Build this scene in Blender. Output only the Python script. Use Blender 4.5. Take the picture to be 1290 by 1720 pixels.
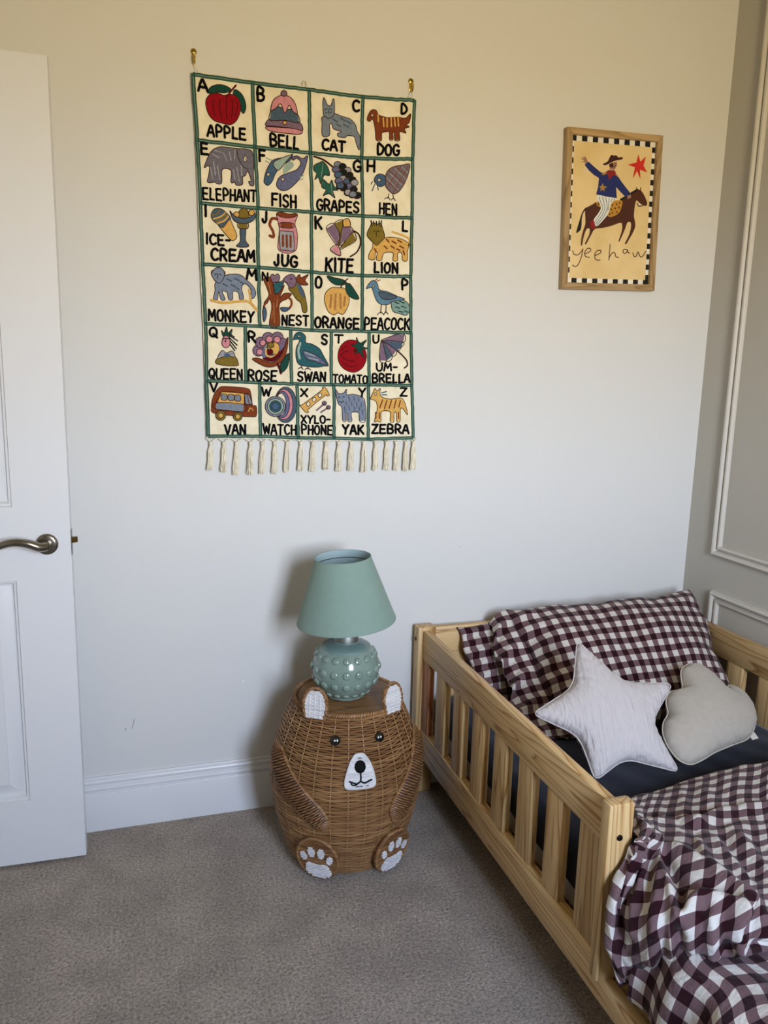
import bpy, bmesh, math, random
import numpy as np
from mathutils import Vector, Matrix
from mathutils.geometry import tessellate_polygon, delaunay_2d_cdt

for o in list(bpy.data.objects): bpy.data.objects.remove(o)
SC = bpy.context.scene
COL = SC.collection
PI = math.pi
rnd = random.Random(11)

# ------------------------------------------------------------------ camera
CAM_ROWS = ((0.953522, -0.300367, 0.023976), (0.031279, 0.177805, 0.983569), (0.299695, 0.937105, -0.178936), (0.0, 0.0, 1.313807))
cam_d = bpy.data.cameras.new('camera'); cam_d.sensor_fit = 'VERTICAL'; cam_d.sensor_height = 36.0
cam_d.lens = 36.0*1300.0/1720.0; cam_d.clip_start = .02
cam = bpy.data.objects.new('camera', cam_d); COL.objects.link(cam)
(_r, _u, _f, _c) = CAM_ROWS
cam.matrix_world = Matrix(((_r[0], _u[0], -_f[0], _c[0]), (_r[1], _u[1], -_f[1], _c[1]), (_r[2], _u[2], -_f[2], _c[2]), (0, 0, 0, 1)))
SC.camera = cam

# ------------------------------------------------------------------ world: cool sky above the horizon, warm sunlit ground below
WIN = dict(x0=.40, x1=1.05, z0=.95, z1=2.10, y=-.85)
SKY_STRENGTH = 65.0
SKY_LOW, SKY_HIGH = (.87, .92, 1.0), (.38, .52, .80)
GROUND_FAR, GROUND_NEAR = (.60, .47, .26), (.44, .34, .18)
world = bpy.data.worlds.new('sky'); SC.world = world; world.use_nodes = True
wn = world.node_tree; wn.nodes.clear()
w_out = wn.nodes.new('ShaderNodeOutputWorld'); w_bg = wn.nodes.new('ShaderNodeBackground')
w_tc = wn.nodes.new('ShaderNodeTexCoord'); w_sep = wn.nodes.new('ShaderNodeSeparateXYZ')
w_map = wn.nodes.new('ShaderNodeMapRange'); w_map.inputs[1].default_value = -1; w_map.inputs[2].default_value = 1
w_rmp = wn.nodes.new('ShaderNodeValToRGB')
el = w_rmp.color_ramp.elements
el[0].position = 0.0; el[0].color = (*GROUND_NEAR, 1)
el[1].position = 1.0; el[1].color = (*SKY_HIGH, 1)
for p, c in ((.47, GROUND_FAR), (.53, SKY_LOW), (.80, SKY_HIGH)):
    e = el.new(p); e.color = (*c, 1)
wn.links.new(w_tc.outputs['Generated'], w_sep.inputs[0]); wn.links.new(w_sep.outputs['Z'], w_map.inputs[0])
wn.links.new(w_map.outputs[0], w_rmp.inputs[0]); wn.links.new(w_rmp.outputs[0], w_bg.inputs[0])
w_bg.inputs[1].default_value = SKY_STRENGTH; wn.links.new(w_bg.outputs[0], w_out.inputs[0])
pl = bpy.data.lights.new('window_portal', 'AREA'); pl.shape = 'RECTANGLE'; pl.size = WIN['x1']-WIN['x0']; pl.size_y = WIN['z1']-WIN['z0']
pl.cycles.is_portal = True
po = bpy.data.objects.new('window_portal', pl); COL.objects.link(po)
po.location = ((WIN['x0']+WIN['x1'])/2, WIN['y']-.02, (WIN['z0']+WIN['z1'])/2); po.rotation_euler = (PI/2, 0, 0)
SC.view_settings.view_transform = 'Standard'; SC.view_settings.look = 'None'; SC.view_settings.gamma = 1.0
SC.view_settings.exposure = 0.0
SC.view_settings.use_curve_mapping = False
SC.cycles.max_bounces = 10; SC.cycles.diffuse_bounces = 8; SC.cycles.use_denoising = True
SC.cycles.sample_clamp_indirect = 6.0

# ------------------------------------------------------------------ helpers
def srgb(h):
    h = h.lstrip('#'); out = []
    for i in (0, 2, 4):
        c = int(h[i:i+2], 16)/255
        out.append(c/12.92 if c <= .04045 else ((c+.055)/1.055)**2.4)
    return tuple(out)

def mat(name, col, rough=.6, metal=0.0, spec=.5, bump=None, vary=None, coat=0.0, sheen=0.0):
    """bump=(scale, strength, distance); vary=(scale, second colour, detail)"""
    m = bpy.data.materials.new(name); m.use_nodes = True; nt = m.node_tree; b = nt.nodes['Principled BSDF']
    b.inputs['Base Color'].default_value = (*col, 1); b.inputs['Roughness'].default_value = rough
    b.inputs['Metallic'].default_value = metal; b.inputs['Specular IOR Level'].default_value = spec
    b.inputs['Coat Weight'].default_value = coat; b.inputs['Sheen Weight'].default_value = sheen
    tc = nt.nodes.new('ShaderNodeTexCoord')
    if vary:
        n = nt.nodes.new('ShaderNodeTexNoise'); n.inputs['Scale'].default_value = vary[0]; n.inputs['Detail'].default_value = vary[2] if len(vary) > 2 else 3
        mp = nt.nodes.new('ShaderNodeMapRange'); mp.inputs[1].default_value = .35; mp.inputs[2].default_value = .65
        mx = nt.nodes.new('ShaderNodeMix'); mx.data_type = 'RGBA'
        mx.inputs['A'].default_value = (*col, 1); mx.inputs['B'].default_value = (*vary[1], 1)
        nt.links.new(tc.outputs['Object'], n.inputs['Vector']); nt.links.new(n.outputs['Fac'], mp.inputs[0])
        nt.links.new(mp.outputs[0], mx.inputs['Factor']); nt.links.new(mx.outputs['Result'], b.inputs['Base Color'])
    if bump:
        n2 = nt.nodes.new('ShaderNodeTexNoise'); n2.inputs['Scale'].default_value = bump[0]; n2.inputs['Detail'].default_value = 4
        bp = nt.nodes.new('ShaderNodeBump'); bp.inputs['Strength'].default_value = bump[1]; bp.inputs['Distance'].default_value = bump[2]
        nt.links.new(tc.outputs['Object'], n2.inputs['Vector']); nt.links.new(n2.outputs['Fac'], bp.inputs['Height'])
        nt.links.new(bp.outputs[0], b.inputs['Normal'])
    return m

class MB:
    """collects vertices, faces and material slots, then links them as one mesh object"""
    def __init__(s): s.v = []; s.f = []; s.m = []; s.uv = None
    def add(s, vs, fs, mi=0):
        k = len(s.v); s.v += [tuple(p) for p in vs]; s.f += [tuple(i+k for i in f) for f in fs]; s.m += [mi]*len(fs)
    def build(s, name, mats, parent=None, loc=(0, 0, 0), smooth=True, angle=40, uv=None):
        me = bpy.data.meshes.new(name); me.from_pydata(s.v, [], s.f)
        for m in (mats if isinstance(mats, (list, tuple)) else [mats]): me.materials.append(m)
        if any(s.m): me.polygons.foreach_set('material_index', s.m)
        if uv is not None:
            lay = me.uv_layers.new(name='UVMap'); vi = np.zeros(len(me.loops), dtype=np.int32); me.loops.foreach_get('vertex_index', vi)
            lay.data.foreach_set('uv', np.asarray(uv, dtype=np.float32)[vi].ravel())
        me.validate(); me.update()
        if smooth:
            me.shade_smooth()
            if angle: me.set_sharp_from_angle(angle=math.radians(angle))
        o = bpy.data.objects.new(name, me); COL.objects.link(o); o.location = loc
        if parent: o.parent = parent
        return o

def box(mb, x0, x1, y0, y1, z0, z1, bev=.002, seg=2, mi=0, rot=None):
    bm = bmesh.new(); bmesh.ops.create_cube(bm, size=1)
    for v in bm.verts: v.co = Vector(((x0+x1)/2+v.co.x*(x1-x0), (y0+y1)/2+v.co.y*(y1-y0), (z0+z1)/2+v.co.z*(z1-z0)))
    if bev: bmesh.ops.bevel(bm, geom=list(bm.edges), offset=bev, segments=seg, profile=.5, affect='EDGES')
    bm.verts.index_update(); vs = [v.co.copy() for v in bm.verts]
    if rot: vs = [rot @ p for p in vs]
    mb.add(vs, [[v.index for v in f.verts] for f in bm.faces], mi); bm.free()

def frames(P, closed=False):
    P = np.asarray(P, float); n = len(P)
    T = (np.roll(P, -1, 0)-np.roll(P, 1, 0)) if closed else np.gradient(P, axis=0)
    T /= np.linalg.norm(T, axis=1, keepdims=True)+1e-12
    up = np.array([0, 0, 1.]) if abs(T[0][2]) < .9 else np.array([1., 0, 0])
    A = np.zeros_like(P); a = up-T[0]*(up@T[0])
    for i in range(n):
        a = a-T[i]*(a@T[i]); a /= np.linalg.norm(a)+1e-12; A[i] = a
    return T, A, np.cross(T, A)

def tube(mb, P, r, sides=6, closed=False, mi=0, cap=True):
    P = np.asarray(P, float); n = len(P); T, A, B = frames(P, closed)
    r = np.full(n, r) if np.isscalar(r) else np.asarray(r, float)
    th = np.arange(sides)*2*PI/sides
    V = P[:, None]+r[:, None, None]*(np.cos(th)[None, :, None]*A[:, None]+np.sin(th)[None, :, None]*B[:, None])
    F = []
    for i in range(n if closed else n-1):
        j = (i+1) % n
        for k in range(sides):
            l = (k+1) % sides; F.append((i*sides+k, i*sides+l, j*sides+l, j*sides+k))
    if cap and not closed: F.append(tuple(range(sides-1, -1, -1))); F.append(tuple((n-1)*sides+k for k in range(sides)))
    mb.add(V.reshape(-1, 3).tolist(), F, mi)

def lathe(mb, prof, c=(0, 0), seg=48, mi=0, capb=False, capt=False):
    V = []; F = []
    for r, z in prof:
        for k in range(seg): V.append((c[0]+r*math.cos(2*PI*k/seg), c[1]+r*math.sin(2*PI*k/seg), z))
    for i in range(len(prof)-1):
        for k in range(seg):
            l = (k+1) % seg; F.append((i*seg+k, i*seg+l, (i+1)*seg+l, (i+1)*seg+k))
    if capb: F.append(tuple(range(seg-1, -1, -1)))
    if capt: F.append(tuple((len(prof)-1)*seg+k for k in range(seg)))
    mb.add(V, F, mi)

def sphere(mb, c, r, seg=16, rings=10, scale=(1, 1, 1), mi=0):
    V = []; F = []
    for i in range(rings+1):
        p = PI*i/rings
        for k in range(seg):
            t = 2*PI*k/seg; V.append((c[0]+r*scale[0]*math.sin(p)*math.cos(t), c[1]+r*scale[1]*math.sin(p)*math.sin(t), c[2]+r*scale[2]*math.cos(p)))
    for i in range(rings):
        for k in range(seg):
            l = (k+1) % seg; F.append((i*seg+k, (i+1)*seg+k, (i+1)*seg+l, i*seg+l))
    mb.add(V, F, mi)

def catmull(P, step, closed=False):
    P = [np.asarray(p, float) for p in P]; n = len(P); out = []
    for i in range(n if closed else n-1):
        p0 = P[(i-1) % n] if closed else P[max(i-1, 0)]; p1 = P[i]; p2 = P[(i+1) % n]; p3 = P[(i+2) % n] if closed else P[min(i+2, n-1)]
        k = max(1, int(round(np.linalg.norm(p2-p1)/step)))
        for j in range(k):
            t = j/k; out.append(.5*((2*p1)+(-p0+p2)*t+(2*p0-5*p1+4*p2-p3)*t*t+(-p0+3*p1-3*p2+p3)*t**3))
    if not closed: out.append(P[-1])
    return out

def thing(name, label, cat, loc=(0, 0, 0), rot=(0, 0, 0), group=None):
    o = bpy.data.objects.new(name, None); COL.objects.link(o); o.location = loc; o.rotation_euler = rot
    o.empty_display_size = .05
    return tag(o, label, cat, group)
def tag(o, label, cat, group=None):
    o['label'] = label; o['category'] = cat
    if group: o['group'] = group
    return o
def struct(o, label=None):
    o['kind'] = 'structure'
    if label: o['label'] = label
    return o

# ------------------------------------------------------------------ dimensions of the room
XL, XR, YB, YF, ZC = -.96, 1.80, 2.176, WIN['y'], 2.56

# ------------------------------------------------------------------ materials of the setting
M_WALL = mat('wall_paint', srgb('#d1d1cf'), rough=.75, spec=.25, bump=(260, .05, .002))
M_WALLR = mat('panel_wall_paint', srgb('#b6b2a8'), rough=.7, spec=.25, bump=(260, .05, .002))
M_CEIL = mat('ceiling_paint', srgb('#bdb8ae'), rough=.9, spec=.1)
M_GLOSS = mat('white_woodwork', srgb('#d7d8da'), rough=.32, spec=.45)
M_TRIMR = mat('panel_moulding_paint', srgb('#c4c0b7'), rough=.45, spec=.4)

def carpet_mat():
    m = bpy.data.materials.new('carpet'); m.use_nodes = True; nt = m.node_tree; b = nt.nodes['Principled BSDF']
    b.inputs['Roughness'].default_value = .95; b.inputs['Specular IOR Level'].default_value = .1; b.inputs['Sheen Weight'].default_value = .25
    tc = nt.nodes.new('ShaderNodeTexCoord')
    n = nt.nodes.new('ShaderNodeTexNoise'); n.inputs['Scale'].default_value = 150; n.inputs['Detail'].default_value = 6; n.inputs['Roughness'].default_value = .8
    v = nt.nodes.new('ShaderNodeTexVoronoi'); v.inputs['Scale'].default_value = 240
    big = nt.nodes.new('ShaderNodeTexNoise'); big.inputs['Scale'].default_value = 8; big.inputs['Detail'].default_value = 3
    r = nt.nodes.new('ShaderNodeValToRGB'); e = r.color_ramp.elements
    e[0].position = .34; e[0].color = (*srgb('#584e46'), 1); e[1].position = .66; e[1].color = (*srgb('#dac9b6'), 1)
    mp = nt.nodes.new('ShaderNodeMapRange'); mp.inputs[1].default_value = .35; mp.inputs[2].default_value = .65; mp.inputs[3].default_value = .84; mp.inputs[4].default_value = 1.10
    mul = nt.nodes.new('ShaderNodeVectorMath'); mul.operation = 'SCALE'
    add = nt.nodes.new('ShaderNodeMath'); add.operation = 'MULTIPLY_ADD'; add.inputs[1].default_value = .5
    bp = nt.nodes.new('ShaderNodeBump'); bp.inputs['Strength'].default_value = .9; bp.inputs['Distance'].default_value = .006
    for nd in (n, v, big): nt.links.new(tc.outputs['Object'], nd.inputs['Vector'])
    nt.links.new(n.outputs['Fac'], r.inputs[0]); nt.links.new(big.outputs['Fac'], mp.inputs[0])
    nt.links.new(r.outputs[0], mul.inputs[0]); nt.links.new(mp.outputs[0], mul.inputs['Scale']); nt.links.new(mul.outputs[0], b.inputs['Base Color'])
    nt.links.new(v.outputs['Distance'], add.inputs[0]); nt.links.new(n.outputs['Fac'], add.inputs[2])
    nt.links.new(add.outputs[0], bp.inputs['Height']); nt.links.new(bp.outputs[0], b.inputs['Normal'])
    return m
M_CARPET = carpet_mat()

# ------------------------------------------------------------------ the setting
mb = MB(); box(mb, XL-.1, XR+.1, YF-.12, YB+.1, -.06, 0, 0); struct(mb.build('floor', M_CARPET, smooth=False), 'grey beige carpet')
mb = MB(); t = np.linspace(0, 2*PI, 40, endpoint=False)
tube(mb, np.stack([.624+.027*np.cos(t), 1.604+.027*np.sin(t), np.full_like(t, -.0012)], 1), .0030, 6, closed=True); mb.build('furniture_dent', M_CARPET, parent=bpy.data.objects['floor'])
mb = MB(); box(mb, XL-.1, XR+.1, YF-.12, YB+.1, ZC, ZC+.08, 0); struct(mb.build('ceiling', M_CEIL, smooth=False))
mb = MB(); box(mb, XL-.1, XR+.1, YB, YB+.1, 0, ZC, 0); struct(mb.build('wall_back', M_WALL, smooth=False), 'pale painted wall')
mb = MB(); box(mb, XR, XR+.1, YF-.12, YB, 0, ZC, 0); struct(mb.build('wall_right', M_WALLR, smooth=False), 'greige wall with panel mouldings')
mb = MB(); box(mb, XL-.1, XL, YF-.12, YB, 0, ZC, 0); struct(mb.build('wall_left', M_WALLR, smooth=False))
mb = MB()
box(mb, XL, WIN['x0'], YF-.12, YF, 0, ZC, 0); box(mb, WIN['x1'], XR, YF-.12, YF, 0, ZC, 0)
box(mb, WIN['x0'], WIN['x1'], YF-.12, YF, 0, WIN['z0'], 0); box(mb, WIN['x0'], WIN['x1'], YF-.12, YF, WIN['z1'], ZC, 0)
struct(mb.build('wall_front', M_WALLR, smooth=False))
mb = MB(); a, b_, c, d = WIN['x0'], WIN['x1'], WIN['z0'], WIN['z1']
for x0, x1, z0, z1 in ((a, a+.05, c, d), (b_-.05, b_, c, d), (a+.05, b_-.05, c, c+.05), (a+.05, b_-.05, d-.05, d), ((a+b_)/2-.025, (a+b_)/2+.025, c+.05, d-.05)):
    box(mb, x0, x1, YF-.09, YF-.04, z0, z1, .003)
struct(mb.build('window_1', M_GLOSS))

# skirting board: stepped ogee profile swept along the back wall
SK = [(0, 0), (.018, 0), (.018, .112), (.0165, .1155), (.0125, .1165), (.0125, .1195), (.0155, .122), (.0165, .127), (.0150, .132), (.0110, .135), (.0105, .139), (.0125, .142), (.0130, .147), (.0115, .1505), (.0085, .152), (.0085, .157), (.0065, .160), (0, .160)]
def sweep(mb, prof3, a, b):
    n = len(prof3); V = [Vector(a)+Vector(p) for p in prof3]+[Vector(b)+Vector(p) for p in prof3]
    F = [(i, (i+1) % n, n+(i+1) % n, n+i) for i in range(n)]+[tuple(range(n)), tuple(range(2*n-1, n-1, -1))]
    mb.add(V, F)
mb = MB(); sweep(mb, [(0, -d, z) for d, z in SK], (XL, YB, 0), (XR, YB, 0)); struct(mb.build('baseboard_back', M_GLOSS, angle=25), 'white moulded skirting board')
mb = MB(); sweep(mb, [(-d, 0, z) for d, z in SK], (XR, YF, 0), (XR, YB-.0185, 0)); struct(mb.build('baseboard_right', M_GLOSS, angle=25))

# picture-frame mouldings on the right wall: mitred sweep round a rectangle in the (y,z) plane
MP = [(0, 0), (0, .009), (.002, .0125), (.006, .0140), (.010, .0125), (.0115, .0065), (.0120, .0035), (.0160, .0035), (.0170, .0080), (.019, .0130), (.023, .0172), (.0275, .0185), (.031, .0160), (.0335, .009), (.0345, 0)]
def panel_frame(y0, y1, z0, z1):
    m_ = MB(); n = len(MP); V = []
    for (yy, zz, sy, sz) in ((y0, z0, 1, 1), (y1, z0, -1, 1), (y1, z1, -1, -1), (y0, z1, 1, -1)):
        for w, h in reversed(MP): V.append((XR-h, yy+sy*(.0345-w), zz+sz*(.0345-w)))
    F = []
    for k in range(4):
        l = (k+1) % 4
        for i in range(n-1): F.append((k*n+i, k*n+i+1, l*n+i+1, l*n+i))
    m_.add(V, F); return m_
struct(panel_frame(.55, 2.043, .744, 2.46).build('trim_1', M_TRIMR, angle=30), 'tall moulded panel frame above the bed')
struct(panel_frame(.55, 2.030, .20, .627).build('trim_2', M_TRIMR, angle=30), 'low moulded panel frame behind the bed')

# small filler spot and two scuffs on the wall
M_SPOT = mat('filler', srgb('#f4f4f2'), rough=.9); M_SCUFF = mat('scuff', srgb('#8d8985'), rough=.9)
def wall_mark(pts, r, m, nm):
    q = MB(); tube(q, [(x, YB-.0002, z) for x, z in pts], r, 6); o = q.build(nm, m, parent=bpy.data.objects['wall_back']); return o
wall_mark([(.2715, .4035), (.2745, .4035)], .0035, M_SPOT, 'filler_spot')
wall_mark([(-.036, .322), (-.038, .311), (-.043, .293)], .0008, M_SCUFF, 'scuff_mark')
wall_mark([(-.060, .297), (-.0615, .290)], .0010, M_SCUFF, 'scuff_mark')
wall_mark([(.945, .781), (.947, .7805)], .0012, M_SCUFF, 'scuff_mark')

# ------------------------------------------------------------------ door, open against the back wall
M_NICKEL = mat('satin_nickel', srgb('#8e887e'), rough=.22, metal=1.0, bump=(40, .02, .001)); M_BRASS = mat('aged_brass', srgb('#7d6433'), rough=.35, metal=1.0, bump=(60, .03, .001))
door = bpy.data.objects.new('door_1', None); COL.objects.link(door); door.location = (-.169, 2.0351, 0); door.rotation_euler = (0, 0, -.03)
struct(door, 'white moulded panel door standing open')
DW, DT = .762, .035
mb = MB()
# front leaf face is y=0 ; +y goes back to the wall
pan = [(-.330, -.130, .188, .781), (-.632, -.432, .188, .781), (-.330, -.130, .967, 1.86), (-.632, -.432, .967, 1.86)]
xs = sorted({-DW, 0}|{p[0] for p in pan}|{p[1] for p in pan}); zs = sorted({.010, 1.992}|{p[2] for p in pan}|{p[3] for p in pan})
for i in range(len(xs)-1):
    for j in range(len(zs)-1):
        if any(abs(xs[i]-p[0]) < 1e-6 and abs(zs[j]-p[2]) < 1e-6 for p in pan): continue
        mb.add([(xs[i], 0, zs[j]), (xs[i+1], 0, zs[j]), (xs[i+1], 0, zs[j+1]), (xs[i], 0, zs[j+1])], [(0, 1, 2, 3)])
PROF = [(0, 0), (.0015, .0060), (.0045, .0066), (.0075, .0072), (.0090, .0125), (.0115, .0175), (.0155, .0185), (.018, .0178), (.046, .0070), (.0475, .0045)]
for x0, x1, z0, z1 in pan:
    V = []
    for w, dp in PROF: V += [(x0+w, dp, z0+w), (x1-w, dp, z0+w), (x1-w, dp, z1-w), (x0+w, dp, z1-w)]
    F = []
    for k in range(len(PROF)-1):
        for q in range(4): F.append((k*4+q, k*4+(q+1) % 4, (k+1)*4+(q+1) % 4, (k+1)*4+q))
    F.append(tuple((len(PROF)-1)*4+q for q in range(4))); mb.add(V, F)
mb.add([(-DW, DT, .010), (0, DT, .010), (0, DT, 1.992), (-DW, DT, 1.992), (-DW, 0, .010), (0, 0, .010), (0, 0, 1.992), (-DW, 0, 1.992)],
       [(3, 2, 1, 0), (5, 1, 2, 6), (0, 4, 7, 3), (4, 0, 1, 5), (7, 6, 2, 3)])
leaf = mb.build('door_panel', M_GLOSS, parent=door, angle=25)
mb = MB()
hx, hz = -.055, .872
T_ = Matrix.Translation((hx, 0, hz)) @ Matrix.Rotation(PI/2, 4, 'X')
q = MB(); lathe(q, [(0, 0), (.0262, 0), (.0265, .002), (.0262, .005), (.0245, .0075), (.020, .009), (.012, .0095), (.0115, .030), (.011, .034), (0, .0345)], seg=40)
mb.add([T_ @ Vector(p) for p in q.v], q.f)
mb.build('handle_rose', M_NICKEL, parent=door)
mb = MB()
path = catmull([(hx, -.030, hz), (hx-.012, -.040, hz+.001), (hx-.035, -.045, hz+.011), (hx-.065, -.046, hz+.016), (hx-.095, -.045, hz+.010), (hx-.125, -.044, hz-.006), (hx-.132, -.043, hz-.012)], .004)
tube(mb, path, np.interp(np.linspace(0, 1, len(path)), [0, .1, .5, .9, 1], [.0115, .0115, .0098, .0085, .004]), 14)
mb.build('lever_handle', M_NICKEL, parent=door)
mb = MB(); box(mb, 0, .0015, .006, .030, hz-.032, hz+.032, .0005, 1); mb.build('latch_plate', M_NICKEL, parent=door)
mb = MB(); V = [(.001, .010, hz-.002), (.001, .026, hz-.002), (.014, .026, hz-.002), (.014, .020, hz-.002)]; V += [(x, y, z+.014) for x, y, z in V]
mb.add(V, [(0, 3, 2, 1), (4, 5, 6, 7), (0, 1, 5, 4), (1, 2, 6, 5), (2, 3, 7, 6), (3, 0, 4, 7)]); mb.build('latch_bolt', M_BRASS, parent=door, smooth=False)

# ------------------------------------------------------------------ pine for the bed
def wood(name, axis, light, dark, mid, rough=.42, scale=1.0):
    m = bpy.data.materials.new(name); m.use_nodes = True; nt = m.node_tree; b = nt.nodes['Principled BSDF']
    b.inputs['Roughness'].default_value = rough; b.inputs['Specular IOR Level'].default_value = .4
    tc = nt.nodes.new('ShaderNodeTexCoord'); oi = nt.nodes.new('ShaderNodeObjectInfo')
    off = nt.nodes.new('ShaderNodeVectorMath'); off.operation = 'MULTIPLY_ADD'
    cmb = nt.nodes.new('ShaderNodeCombineXYZ')
    for k in range(3): nt.links.new(oi.outputs['Random'], cmb.inputs[k])
    off.inputs[1].default_value = (7.3, 5.1, 9.7); nt.links.new(cmb.outputs[0], off.inputs[0]); nt.links.new(tc.outputs['Object'], off.inputs[2])
    mp = nt.nodes.new('ShaderNodeMapping'); s = [9.0*scale]*3; s[axis] = .55*scale; mp.inputs['Scale'].default_value = s
    nt.links.new(off.outputs[0], mp.inputs[0])
    big = nt.nodes.new('ShaderNodeTexNoise'); big.inputs['Scale'].default_value = 1.3; big.inputs['Detail'].default_value = 2; big.inputs['Distortion'].default_value = .4
    nt.links.new(mp.outputs[0], big.inputs['Vector'])
    ring = nt.nodes.new('ShaderNodeMath'); ring.operation = 'MULTIPLY'; ring.inputs[1].default_value = 15.0; nt.links.new(big.outputs['Fac'], ring.inputs[0])
    fr = nt.nodes.new('ShaderNodeMath'); fr.operation = 'FRACT'; nt.links.new(ring.outputs[0], fr.inputs[0])
    r = nt.nodes.new('ShaderNodeValToRGB'); e = r.color_ramp.elements
    e[0].position = 0; e[0].color = (*light, 1); e[1].position = 1; e[1].color = (*light, 1)
    for p, c in ((.45, light), (.80, mid), (.90, dark)):
        q_ = e.new(p); q_.color = (*c, 1)
    nt.links.new(fr.outputs[0], r.inputs[0])
    fine = nt.nodes.new('ShaderNodeTexNoise'); fine.inputs['Scale'].default_value = 22; fine.inputs['Detail'].default_value = 4; nt.links.new(mp.outputs[0], fine.inputs['Vector'])
    mr = nt.nodes.new('ShaderNodeMapRange'); mr.inputs[3].default_value = .82; mr.inputs[4].default_value = 1.12; nt.links.new(fine.outputs['Fac'], mr.inputs[0])
    tone = nt.nodes.new('ShaderNodeMapRange'); tone.inputs[3].default_value = .86; tone.inputs[4].default_value = 1.10; nt.links.new(oi.outputs['Random'], tone.inputs[0])
    mm = nt.nodes.new('ShaderNodeMath'); mm.operation = 'MULTIPLY'; nt.links.new(mr.outputs[0], mm.inputs[0]); nt.links.new(tone.outputs[0], mm.inputs[1])
    mul = nt.nodes.new('ShaderNodeVectorMath'); mul.operation = 'SCALE'; nt.links.new(r.outputs[0], mul.inputs[0]); nt.links.new(mm.outputs[0], mul.inputs['Scale'])
    nt.links.new(mul.outputs[0], b.inputs['Base Color'])
    bp = nt.nodes.new('ShaderNodeBump'); bp.inputs['Strength'].default_value = .12; bp.inputs['Distance'].default_value = .001; nt.links.new(fine.outputs['Fac'], bp.inputs['Height']); nt.links.new(bp.outputs[0], b.inputs['Normal'])
    return m
PL, PD, PM = srgb('#cdad7b'), srgb('#94693a'), srgb('#b8925d')
PINE = [wood('pine_x', 0, PL, PD, PM), wood('pine_y', 1, PL, PD, PM), wood('pine_z', 2, PL, PD, PM)]
PINE_RED = wood('pine_heartwood', 2, srgb('#a8714a'), srgb('#6e3d22'), srgb('#935b38'))
M_BOLT = mat('dark_bolt', srgb('#3a3330'), rough=.35, metal=1.0, bump=(80, .02, .001)); M_CORE = mat('bolt_recess', srgb('#8d8982'), rough=.4, metal=1.0, bump=(80, .02, .001))

# ------------------------------------------------------------------ bed
BX0, BX1 = .797, 1.776          # outer faces of the posts
bed = thing('bed', 'light pine child bed with slatted guard rails in the corner', 'bed', (BX0, 2.157, 0))
BO = Vector(bed.location)
def bpart(name, m, x0, x1, y0, y1, z0, z1, bev=.003, parent=None):
    q = MB(); box(q, x0-BO.x, x1-BO.x, y0-BO.y, y1-BO.y, z0, z1, bev); return q.build(name, m, parent=parent or bed)
def bolt(parent, c, d):
    """button-head bolt with a hex recess; d is the outward axis"""
    R = Vector((0, 0, 1)).rotation_difference(Vector(d)).to_matrix()
    q = MB(); lathe(q, [(.0062, -.001), (.0062, .0008), (.0055, .0022), (.0035, .0030), (.0022, .0030), (.0022, .0010), (0, .0010)], seg=18)
    n = MB(); n.add([R @ Vector(p)+Vector(c)-BO for p in q.v], q.f); n.build('bolt', M_BOLT, parent=parent)
for x0, x1, sx in ((BX0, BX0+.058, 1), (BX1-.058, BX1, -1)):
    hp = bpart('post', PINE[2], x0, x1, 2.116, 2.157, 0, .546, .004)
    mp_ = bpart('post', PINE[2], x0, x1-.003 if sx > 0 else x1, 1.100, 1.128, .178, .546, .005)
    fp = bpart('post', PINE[2], x0, x1, .158, .200, 0, .40, .004)
    bolt(mp_, (x0+.026 if sx > 0 else x0+.03, 1.100, .478), (0, -1, 0))
    if sx > 0: bolt(hp, (x0, 2.138, .505), (-1, 0, 0))
    xo = .812 if sx > 0 else 1.738                       # rail boards, 23 mm thick
    xi = xo+.024
    bpart('guard_rail', PINE[1], xo, xi, 1.127, 2.117, .447, .536, .0035)
    bpart('lower_rail', PINE[1], xo, xi, 1.127, 2.117, .180, .214, .002)
    bpart('side_board', PINE[1], xo, xi, .199, 2.117, .126, .1795, .003)
    for k in range(8):
        y1 = 2.130-.1305*k; y0 = y1-.066
        y1 = min(y1, 2.1165); y0 = max(y0, 1.1275)
        bpart('slat', PINE_RED if (k == 0 and sx > 0) or (k in (1,) and sx < 0) else PINE[2], xo+.002, xi-.002, y0, y1, .2138, .4472, .002)
# headboard
bpart('head_rail', PINE[0], BX0+.0575, BX1-.0575, 2.124, 2.150, .452, .541, .0035)
bpart('head_rail', PINE[0], BX0+.0575, BX1-.0575, 2.124, 2.150, .126, .214, .003)
for k in range(6): bpart('slat', PINE[2], .893+.137*k, .893+.137*k+.07, 2.127, 2.147, .2138, .4522, .002)
bpart('foot_rail', PINE[0], BX0+.0575, BX1-.0575, .166, .192, .126, .36, .003)
bpart('base_board', PINE[0], .838, 1.737, .21, 2.11, .150, .168, .002)

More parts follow.
